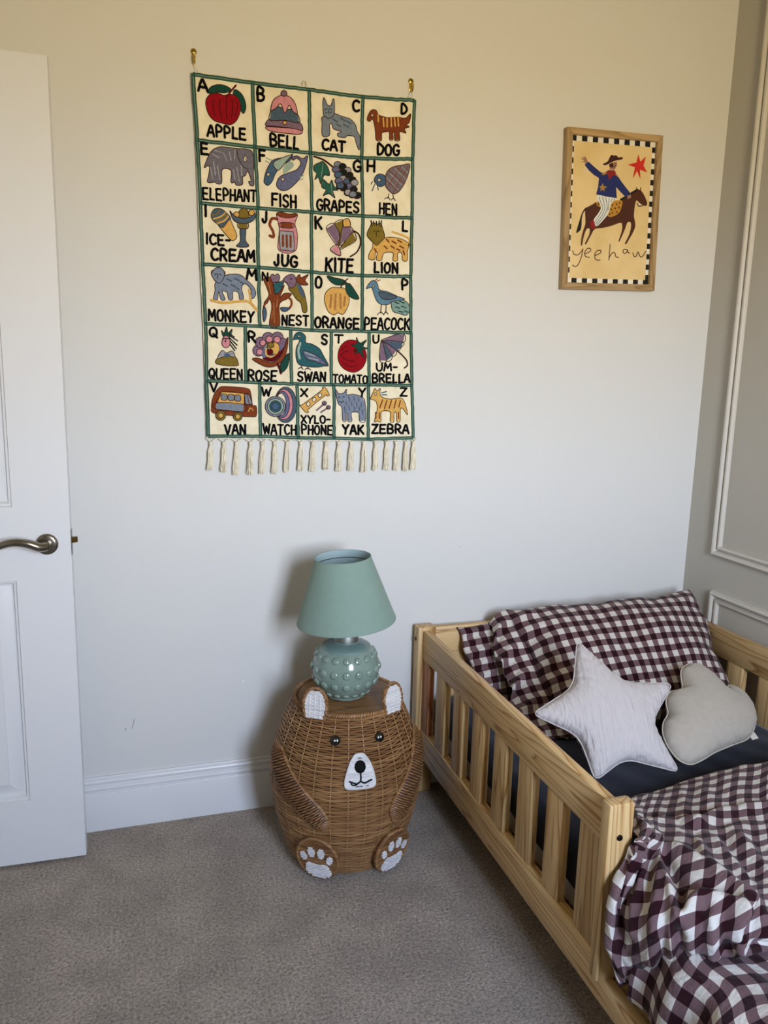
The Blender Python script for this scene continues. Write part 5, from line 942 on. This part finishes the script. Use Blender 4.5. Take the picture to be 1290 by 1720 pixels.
COWBOY = [('p','horse_black',1,0,[-797,116,-888,87,-991,-55,-1072,-288,-1166,-629,-1076,-595,-1023,-547,-993,-407,-991,-223,-937,-37,-813,60]),('p','horse',1,0,[-884,11,-798,122,-636,206,-492,275,-120,279,362,396,654,581,764,649,875,695,989,707,1090,636,1173,531,1274,350,1249,261,1153,259,1014,321,894,393,845,266,829,94,828,-78,876,-232,886,-389,802,-581,679,-775,609,-888,551,-880,672,-649,735,-426,725,-264,610,-260,527,-467,425,-690,350,-834,319,-820,416,-534,425,-361,363,-280,66,-377,-230,-452,-526,-504,-665,-702,-819,-962,-857,-942,-722,-673,-712,-503,-815,-516,-904,-742,-954,-1007,-992,-978,-977,-745,-931,-558,-866,-371,-876,-157]),('s','horse_black',59,[324,388,508,481,654,572,905,709]),('s','horse_black',30,[863,762,884,677]),('s','horse_black',30,[1016,771,1014,684]),('s','horse_black',33,[922,316,981,235,1114,254]),('p','white',0,0,[922,326,985,288,1109,273,980,254]),('p','saddle',1,0,[-506,198,-419,309,27,332,364,359,361,149,272,-11,52,-120,-99,-105,-220,58]),('s','horse_black',37,[33,225,56,208]),('s','horse_black',37,[181,263,205,240]),('s','horse_black',37,[292,300,300,282]),('s','horse_black',37,[2,100,26,83]),('s','horse_black',37,[132,137,159,120]),('s','horse_black',37,[269,169,293,145]),('s','horse_black',37,[46,-6,69,-20]),('s','horse_black',37,[194,32,217,18]),('s','horse_black',37,[-452,231,-436,207]),('s','horse_black',37,[-46,-41,-27,-56]),('p','stripe_white',1,0,[-483,473,21,439,180,402,29,292,-31,160,-85,-28,-243,-220,-475,-416,-594,-267,-438,-44,-354,113,-417,263,-496,351]),('s','stripe_blue',22,[-426,431,-382,296,-290,116,-391,-88,-551,-311]),('s','stripe_blue',22,[-314,422,-261,271,-215,105,-323,-116,-512,-356]),('s','stripe_blue',22,[-202,418,-165,276,-141,108,-248,-128,-473,-385]),('s','stripe_blue',22,[-90,418,-83,280,-108,64]),('s','stripe_blue',22,[22,409,-9,300]),('s','stripe_blue',22,[117,398,82,356]),('p','boot',0,0,[-710,-309,-596,-230,-503,-454,-526,-511,-676,-474]),('p','flesh',0,0,[-1014,1450,-899,1458,-859,1380,-954,1326]),('s','flesh',22,[-988,1437,-1084,1466]),('s','flesh',22,[-971,1444,-1057,1516]),('s','flesh',22,[-945,1446,-993,1526]),('s','flesh',22,[-916,1442,-949,1523]),('s','flesh',22,[-968,1394,-1058,1373]),('s','stripe_white',15,[-942,1231,-992,1123]),('s','stripe_white',15,[-904,1189,-935,1082]),('s','stripe_white',15,[-859,1162,-869,1071]),('p','flesh',0,0,[537,504,663,560,684,459,569,416]),('p','jacket',0,0,[-971,1304,-841,1393,-671,1278,-425,1128,-313,1105,-134,1207,52,1209,173,1059,333,885,533,697,661,581,526,491,470,488,312,608,138,746,179,423,-129,441,-533,495,-477,717,-461,960,-641,1040,-811,1150]),('p','starmotif',0,0,[-335,822,-294,743,-167,722,-268,668,-253,596,-333,634,-408,593,-394,673,-448,719,-375,738]),('p','starmotif',0,0,[-393,1085,-223,1141,-209,1090,-328,1044]),('p','starmotif',0,0,[86,1139,171,1083,182,1023,105,1070]),('p','flesh',0,0,[-128,1373,120,1462,130,1345,59,1228,-98,1230]),('p','scarf',0,0,[-230,1140,-96,1200,79,1196,104,1085,-41,1016,-110,914,-150,1024]),('p','hat',0,0,[-135,1373,-16,1426,16,1322,-63,1272,-116,1299]),('s','hat',22,[-27,1289,46,1312,103,1358]),('s','hat',15,[34,1396,85,1417]),('p','hat',1,0,[-352,1359,-191,1444,-117,1579,-54,1640,7,1614,91,1635,169,1580,317,1596,295,1531,111,1494,-71,1422,-252,1335]),('p','redstar',0,0,[868,1705,945,1503,1133,1668,1067,1398,1200,1226,944,1289,980,1034,848,1247,717,1024,777,1340,513,1399,818,1477])]
HANDWRITING = [('s','ink',26,[-1264,-1157,-1231,-1243,-1111,-1276,-993,-1204,-917,-1090]),('s','ink',26,[-917,-1090,-951,-1302,-1051,-1539,-1159,-1614,-1246,-1573]),('s','ink',26,[-843,-1236,-661,-1152,-654,-1080,-751,-1071,-839,-1174,-822,-1298,-679,-1331]),('s','ink',26,[-487,-1272,-304,-1193,-293,-1118,-401,-1122,-490,-1225,-463,-1381,-301,-1401]),('s','ink',26,[29,-925,16,-1177,8,-1382]),('s','ink',26,[12,-1318,111,-1180,205,-1170,250,-1279,346,-1298]),('s','ink',26,[632,-1067,531,-1052,497,-1129,577,-1177,649,-1098,662,-1053,666,-1129,737,-1159]),('s','ink',26,[853,-1148,897,-1242,968,-1253,1037,-1117,1098,-1223,1193,-1252,1323,-1082])]
def pairs(a): return [(a[i], a[i+1]) for i in range(0, len(a), 2)]
PAL = dict(cream='#e9e0c6', darkgreen='#1d4a40', leafgreen='#2d5f50', red='#93131e', maroon='#5b1018', pink='#cf8d97', mauve='#80687d', slate='#4d5f70', gold='#d8ab5e', greyblue='#7c8796', black='#121013', rust='#7f4024', elegrey='#706c78', elelight='#9b9ca4', blue='#47627e', palegreen='#9db3a8', violet='#666a8c', night='#1c2422', outline='#3b211d', henmauve='#776c74', olive='#7f6c2d', tan='#b07a48', monk='#7d889c', teal='#2f6068', peatail='#7f9c97', peablue='#5f86a0', green='#315b50', bordergrey='#7d8c7c')
YARN = {}
def yarn(k):
    if k not in YARN:
        c = srgb(PAL[k]); YARN[k] = mat('yarn_'+k, c, rough=.95, spec=.1, bump=(420, .9, .002), vary=(170, tuple(x*.80 for x in c)))
    return YARN[k]
M_CLOTH = mat('cream_cotton_cloth', srgb('#e9e1c9'), rough=.95, spec=.1, bump=(500, .6, .0015), vary=(26, srgb('#ddd3b6')))
M_FRINGE = mat('cream_cotton_fringe', srgb('#e6dfcc'), rough=.95, spec=.1, bump=(600, .6, .001), vary=(80, srgb('#d4ccb6')))
OX, OZ = .157, 2.04
wh = thing('alphabet_wall_hanging', 'cream embroidered alphabet wall hanging with tassels on brass hooks', 'wall hanging', (OX, 2.163, OZ))
S4 = 1e-4
class Art:
    """flat yarn work on a plane facing -y; depth grows layer by layer"""
    def __init__(s, base, step): s.q = MB(); s.mats = []; s.base = base; s.step = step; s.k = 0
    def mi(s, m):
        if m not in s.mats: s.mats.append(m)
        return s.mats.index(m)
    def poly(s, pts, m, smooth, lift=None):
        P = [np.array(p, float)*S4 for p in pts]
        if smooth: P = catmull(P, .0035, True)
        s.k += 1; d = -(s.base+s.step*s.k) if lift is None else -lift; n = len(P)
        tri = tessellate_polygon([[Vector((p[0], p[1], 0)) for p in P]])
        ctr = sum(P)/n; V = [(p[0], d, p[1]) for p in P]+[(p[0], 0, p[1]) for p in P]
        F = [tuple(t) for t in tri]+[(i, (i+1) % n, n+(i+1) % n, n+i) for i in range(n)]
        s.q.add(V, F, s.mi(m)); return P, d
    def stroke(s, pts, w, m, lift=None, closed=False, wob=0.0, raw=False, dome=.0008):
        P = [np.array(p, float)*(1 if raw else S4) for p in pts]
        P = np.array(catmull(P, max(w*.5, .0018), closed) if len(P) > 2 else [P[0]+(P[1]-P[0])*t for t in np.linspace(0, 1, max(2, int(np.linalg.norm(P[1]-P[0])/max(w*.6, .002))+1))])
        if len(P) == 2 and np.linalg.norm(P[-1]-P[0]) < 1e-6 and not closed: P = np.array([P[0], P[0]+[w*.1, 0]])
        if wob: P = P+np.random.default_rng(len(P)+int(w*1e6)).normal(0, wob, P.shape)
        n = len(P); T = (np.roll(P, -1, 0)-np.roll(P, 1, 0)) if closed else np.gradient(P, axis=0)
        T /= np.linalg.norm(T, axis=1, keepdims=True)+1e-9; N = np.stack([-T[:, 1], T[:, 0]], 1)
        W = np.full(n, w/2)
        if not closed:
            P = np.vstack([P[0]-T[0]*w*.45, P[0]-T[0]*w*.3, P, P[-1]+T[-1]*w*.3, P[-1]+T[-1]*w*.45]); N = np.vstack([N[:1], N[:1], N, N[-1:], N[-1:]]); W = np.concatenate([[w*.12, w*.36], W, [w*.36, w*.12]])
            n = len(P)
        d = -(s.base+s.step*(s.k+1)) if lift is None else -lift
        V = []
        for p, nn, ww in zip(P, N, W):
            a = p+nn*ww; c = p-nn*ww; a2 = p+nn*ww*.6; c2 = p-nn*ww*.6
            V += [(a[0], 0, a[1]), (a[0], d+dome*.6, a[1]), (a2[0], d, a2[1]), (c2[0], d, c2[1]), (c[0], d+dome*.6, c[1]), (c[0], 0, c[1])]
        F = []
        for i in range(n if closed else n-1):
            j = (i+1) % n
            for k in range(5): F.append((i*6+k, i*6+k+1, j*6+k+1, j*6+k))
        s.q.add(V, F, s.mi(m))
    def build(s, name, parent): return s.q.build(name, s.mats, parent=parent, angle=50)
# cloth, slightly uneven edge
q = MB()
bl = [pairs(l) for l in BORDER]
left = bl[7]+bl[8][1:]+bl[9][1:]; right = bl[16]+bl[17][1:]+bl[18][1:]
top = bl[0]; bot = bl[6]
outl = [np.array(p, float)*S4 for p in top+right[1:]+bot[::-1][1:]+left[::-1][1:-1]]
cen = np.array([.31, -.46]); edge = []
dense = [a+(b-a)*t for a, b in zip(outl, outl[1:]+outl[:1]) for t in np.linspace(0, 1, 8)[:-1]]
for i, p in enumerate(dense):
    v = p-cen; edge.append(p+v/np.linalg.norm(v)*(.0068+.0006*math.sin(i*2.1)))
n = len(edge); tri = tessellate_polygon([[Vector((p[0], p[1], 0)) for p in edge]])
q.add([(p[0], 0, p[1]) for p in edge]+[(p[0], .006, p[1]) for p in edge], [tuple(t) for t in tri]+[tuple(n+i for i in t[::-1]) for t in tri]+[(i, (i+1) % n, n+(i+1) % n, n+i) for i in range(n)])
q.build('cloth', M_CLOTH, parent=wh, angle=30)
A_ = Art(.0008, 0)
for l in bl:
    P = [np.array(p, float)*S4 for p in l]; C = np.array(catmull(P, .012)); 
    C = C+np.random.default_rng(len(C)).normal(0, .0004, C.shape)
    T = np.gradient(C, axis=0); T /= np.linalg.norm(T, axis=1, keepdims=True); N = np.stack([-T[:, 1], T[:, 0]], 1)
    A_.stroke(list(C), .0030, yarn('bordergrey'), lift=.0012, raw=True)
    for sg in (1, -1): A_.stroke(list(C+N*sg*.0030), .0034, yarn('green'), lift=.0022, raw=True)
A_.build('green_border_grid', wh)['label'] = 'double green stitched grid lines'
for key, items in MOTIFS.items():
    A_ = Art(.0010, .00034)
    for it in items:
        if it[0] == 'p':
            P, d = A_.poly(pairs(it[4]), yarn(it[1]), it[2])
            if it[3]: A_.stroke(list(P), .0019, yarn('outline'), lift=-d+.00016, closed=True, raw=True, dome=.0003)
        else: A_.stroke(pairs(it[3]), max(it[2]*S4, .0016), yarn(it[1]))
    A_.build(key+'_motif', wh)['label'] = 'stitched '+key.replace('_', ' ')+' picture'
FONT = dict(
A=[[(0, 0), (.42, 1), (.55, 1), (1, 0)], [(.18, .36), (.82, .36)]], B=[[(.08, 0), (.08, 1), (.6, 1), (.86, .82), (.7, .58), (.1, .54)], [(.5, .54), (.95, .36), (.85, .08), (.5, 0), (.08, 0)]],
C=[[(.95, .86), (.6, 1), (.2, .84), (.06, .5), (.2, .14), (.6, 0), (.97, .14)]], D=[[(.1, 0), (.1, 1), (.5, .96), (.92, .66), (.9, .3), (.5, .02), (.1, 0)]],
E=[[(.92, 1), (.1, 1)], [(.1, 1), (.1, 0)], [(.1, 0), (.95, 0)], [(.1, .52), (.8, .52)]], F=[[(.95, 1), (.1, 1)], [(.1, 1), (.1, 0)], [(.1, .54), (.8, .54)]],
G=[[(.92, .86), (.6, 1), (.2, .84), (.06, .5), (.2, .12), (.6, 0), (.92, .16), (.94, .42)], [(.6, .44), (.98, .44)]], H=[[(.1, 0), (.1, 1)], [(.92, 0), (.92, 1)], [(.1, .5), (.92, .5)]],
I=[[(.5, 0), (.5, 1)]], J=[[(.75, 1), (.75, .25), (.5, 0), (.15, .1), (.08, .3)]], K=[[(.1, 0), (.1, 1)], [(.92, 1), (.12, .46)], [(.35, .6), (.95, 0)]],
L=[[(.15, 1), (.12, 0)], [(.12, 0), (.92, 0)]], M=[[(.02, 0), (.14, 1)], [(.14, 1), (.5, .35)], [(.5, .35), (.88, 1)], [(.88, 1), (.98, 0)]], N=[[(.1, 0), (.1, 1)], [(.1, 1), (.9, 0)], [(.9, 0), (.9, 1)]],
O=[[(.5, 1), (.16, .84), (.06, .5), (.18, .12), (.5, 0), (.84, .12), (.95, .5), (.84, .86), (.5, 1)]], P=[[(.12, 0), (.12, 1), (.6, 1), (.92, .78), (.75, .5), (.14, .44)]],
Q=[[(.5, 1), (.16, .84), (.06, .5), (.2, .12), (.5, .02), (.82, .12), (.94, .5), (.84, .86), (.5, 1)], [(.5, .32), (.98, -.08)]], R=[[(.1, 0), (.1, 1), (.6, 1), (.9, .8), (.72, .54), (.12, .48)], [(.42, .5), (.95, 0)]],
S=[[(.9, .86), (.55, 1), (.15, .85), (.2, .6), (.75, .42), (.9, .18), (.5, 0), (.08, .14)]], T=[[(.02, 1), (.98, 1)], [(.5, 1), (.5, 0)]], U=[[(.08, 1), (.1, .3), (.3, .02), (.66, .02), (.9, .3), (.92, 1)]],
V=[[(.02, 1), (.46, 0)], [(.46, 0), (.98, 1)]], W=[[(.0, 1), (.25, 0)], [(.25, 0), (.5, .75)], [(.5, .75), (.76, 0)], [(.76, 0), (1, 1)]], X=[[(.05, 1), (.95, 0)], [(.95, 1), (.05, 0)]],
Y=[[(.02, 1), (.5, .48)], [(.98, 1), (.5, .48)], [(.5, .48), (.45, 0)]], Z=[[(.08, 1), (.95, 1)], [(.95, 1), (.05, 0)], [(.05, 0), (.98, 0)]])
FONT['-'] = [[(.1, .5), (.9, .5)]]
WID = dict(I=.32, M=1.15, W=1.25, J=.8, L=.85)
WID['-'] = .7
jr = random.Random(2)
for t, ax, ay, bx, by, h in WORDS:
    a = np.array((ax, ay), float)*S4; b = np.array((bx, by), float)*S4; h = h*S4; gap = .26
    tot = sum(WID.get(c, 1) for c in t)+gap*(len(t)-1); vec = (b-a)/tot; x = 0; L = np.linalg.norm(vec)
    sw = min(.0074, max(.0048, h*.25), L*.36 if len(t) > 1 else .0064)
    A_ = Art(.0012, 0)
    for c in t:
        w_ = WID.get(c, 1); ang = jr.uniform(-.04, .04); dy = jr.uniform(-.03, .03)*h
        for st in FONT[c]:
            pts = [a+vec*(x+px*w_)+np.array([-ang*h*(py-.5)+0, h*py+dy-0.0]) for px, py in st]
            A_.stroke(pts, sw, yarn('black'), lift=.0026, raw=True, wob=.00025)
        x += w_+gap
    A_.build('stitched_word' if len(t) > 1 else 'stitched_letter', wh)['label'] = 'black stitched '+('word ' if len(t) > 1 else 'letter ')+t
# tassels and the looped cord along the lower edge
tr = random.Random(4)
TAS = [((a, b), (c, d)) for a, b, c, d in TASSELS]
for i, (a, b) in enumerate(TAS):
    a = np.array(a, float)*S4; b = np.array(b, float)*S4; L = a[1]-b[1]
    q = MB(); kx, kz = a[0], a[1]-.010
    prev = np.array(TAS[i-1][0], float)*S4 if i else a-[.028, 0]
    nxt = np.array(TAS[i+1][0], float)*S4 if i < len(TAS)-1 else a+[.022, 0]
    for o_ in (prev, nxt):
        m_ = (a+o_)/2; tube(q, catmull([(kx, .001, kz+.003), (kx+(m_[0]-kx)*.45, .001, a[1]-.001), (m_[0], .002, m_[1]+.005)], .003), .0016, 5)
    sphere(q, (kx, -.002, kz), .0056, 10, 8, (1, .9, 1.1))
    lathe_z = np.linspace(0, 1, 8)
    for s in range(30):
        an = tr.uniform(0, 2*PI); rr0 = tr.uniform(.2, 1)**.5; ln = L-.012-tr.uniform(0, .006); dx = b[0]-a[0]
        P = []
        for t in lathe_z:
            sp = .0020+.0032*min(1, t/.3)+.0036*t; P.append((kx+dx*t+rr0*sp*math.cos(an)+.0008*math.sin(9*t+s), -.003+min(.004, rr0*sp*.75*math.sin(an)), kz-ln*t))
        tube(q, P, np.linspace(.0014, .0012, 8), 5)
    q.build('tassel', M_FRINGE, parent=wh)
# hanging cords and middle loop
q = MB()
tube(q, [(.010, .002, .004), (.0055, .000, .0265)], .0007, 5); tube(q, [(.0175, .002, .004), (.0075, .000, .0265)], .0007, 5)
q.build('hanging_cord', M_FRINGE, parent=wh); q = MB()
tube(q, [(.575, .002, .006), (.5845, .000, .0305)], .0007, 5); tube(q, [(.591, .002, .006), (.586, .000, .0305)], .0007, 5)
q.build('hanging_cord', M_FRINGE, parent=wh)
q = MB(); tube(q, catmull([(.284, .002, .002), (.284, .001, .012), (.289, .001, .019), (.294, .001, .012), (.294, .002, .002)], .002), .0013, 6); q.build('hanging_loop', M_FRINGE, parent=wh)
# brass hooks in the wall
M_BRASSY = mat('bright_brass', srgb('#c9a850'), rough=.22, metal=1.0, bump=(60, .02, .001))
def hook(x, z, label):
    h = thing('wall_hook', label, 'hook', (x, YB, z), group='brass hooks of the wall hanging')
    q = MB(); s = MB(); lathe(s, [(0, 0), (.0075, 0), (.0075, .002), (.005, .0035), (.003, .004)], seg=20); R = Matrix.Rotation(PI/2, 3, 'X')
    q.add([R @ Vector(p) for p in s.v], s.f)
    box(q, -.0045, .0045, -.0030, -.0002, -.026, .007, .0012)
    q.build('hook_plate', M_BRASSY, parent=h)
    q = MB(); tube(q, catmull([(0, -.002, -.006), (0, -.006, -.010), (0, -.007, -.020), (0, -.010, -.0285), (0, -.016, -.0285), (0, -.0195, -.022), (0, -.0200, -.015)], .0015), .0026, 8)
    sphere(q, (0, -.0200, -.014), .0034, 10, 8); q.build('hook_arm', M_BRASSY, parent=h)
hook(.163, 2.093, 'brass wall hook by the apple corner of the hanging')
hook(.7425, 2.097, 'brass wall hook by the dog corner of the hanging')

# ------------------------------------------------------------------ framed cowboy print
M_OAK = wood('oak_frame', 2, srgb('#b0946a'), srgb('#8a6f48'), srgb('#a08358')); M_OAKX = wood('oak_frame_across', 0, srgb('#b0946a'), srgb('#8a6f48'), srgb('#a08358'))
fr = thing('framed_print', 'oak framed print of a waving cowboy on a brown horse', 'picture', (1.3898+.0038, YB, 1.8057), (0, -0.0327, 0))
FW, FH, fw, fd = .1645, .228, .0190, .024
def mitre(p, m_, name):
    q = MB(); q.add([(x, -.001, z) for x, z in p]+[(x, -fd, z) for x, z in p], [(3, 2, 1, 0), (4, 5, 6, 7), (0, 1, 5, 4), (1, 2, 6, 5), (2, 3, 7, 6), (3, 0, 4, 7)])
    bm = bmesh.new(); me = bpy.data.meshes.new('t'); me.from_pydata(q.v, [], q.f); bm.from_mesh(me); bmesh.ops.recalc_face_normals(bm, faces=bm.faces)
    bmesh.ops.bevel(bm, geom=[e for e in bm.edges if all(v.co.y < -.02 for v in e.verts)], offset=.0015, segments=2, affect='EDGES'); bm.to_mesh(me); me.materials.append(m_)
    for p_ in me.polygons: p_.use_smooth = False
    me.name = name; o = bpy.data.objects.new(name, me); COL.objects.link(o); o.parent = fr; bm.free()
i_, j_ = FW-fw, FH-fw
mitre([(-FW, FH), (FW, FH), (i_, j_), (-i_, j_)], M_OAKX, 'frame_rail'); mitre([(-i_, -j_), (i_, -j_), (FW, -FH), (-FW, -FH)], M_OAKX, 'frame_rail')
mitre([(-FW, FH), (-i_, j_), (-i_, -j_), (-FW, -FH)], M_OAK, 'frame_stile'); mitre([(i_, j_), (FW, FH), (FW, -FH), (i_, -j_)], M_OAK, 'frame_stile')
PP = dict(paper='#d9b878', horse='#4a2414', horse_black='#14110f', white='#e9e4d6', saddle='#b8842f', stripe_white='#dfe0da', stripe_blue='#5d7488', boot='#8c1820', flesh='#9a7560', jacket='#1f2a66', starmotif='#a3803e', scarf='#8a1d22', hat='#3d1416', redstar='#c92a22', ink='#4a2a22', black='#151512')
INK = {k: mat('print_'+k, srgb(v), rough=.55, spec=.3, bump=(300, .02, .0005), vary=(30, tuple(c*.88 for c in srgb(v)))) for k, v in PP.items()}
INK['paper'] = mat('print_paper', srgb('#e0c794'), rough=.55, spec=.3, vary=(9, srgb('#d4b980'), 5), bump=(300, .02, .0005))
YP0 = -.012
q = MB(); box(q, -i_-.002, i_+.002, YP0, -.002, -j_-.002, j_+.002, 0); pr = q.build('print', INK['paper'], parent=fr, smooth=False)
q = MB(); nxs, nys = 16, 27; bw = .0142; dx = 2*i_/nxs; dz = 2*j_/nys
def sq(x0, x1, z0, z1, black): q.add([(x0, YP0-.0003, z0), (x1, YP0-.0003, z0), (x1, YP0-.0003, z1), (x0, YP0-.0003, z1)], [(0, 1, 2, 3)], 1 if black else 0)
for k in range(nxs):
    sq(-i_+k*dx, -i_+(k+1)*dx, j_-bw, j_, k % 2 == 0); sq(-i_+k*dx, -i_+(k+1)*dx, -j_, -j_+bw, k % 2 == 1)
dz = 2*(j_-bw)/(nys-2)
for k in range(nys-2):
    z1 = j_-bw-k*dz; sq(i_-.0105, i_, z1-dz, z1, k % 2 == 0); sq(-i_, -i_+.0105, z1-dz, z1, k % 2 == 1)
q.build('checked_border', [INK['white'], INK['black']], parent=pr, smooth=False)
class Flat(Art):
    pass
def to_part(items, name, label, base):
    A2 = Art(base, .00003)
    for it in items:
        if it[0] == 'p': A2.poly(pairs(it[4]), INK[it[1]], it[2])
        else: A2.k += 1; A2.stroke(pairs(it[3]), it[2]*S4, INK[it[1]], dome=.00005)
    for i, v in enumerate(A2.q.v): A2.q.v[i] = (v[0], v[1]+YP0, v[2])
    A2.build(name, pr)['label'] = label
to_part(COWBOY, 'cowboy_picture', 'cowboy in blue jacket riding a brown horse', .0002)
to_part(HANDWRITING, 'handwritten_word', 'handwritten word yeehaw', .0006)
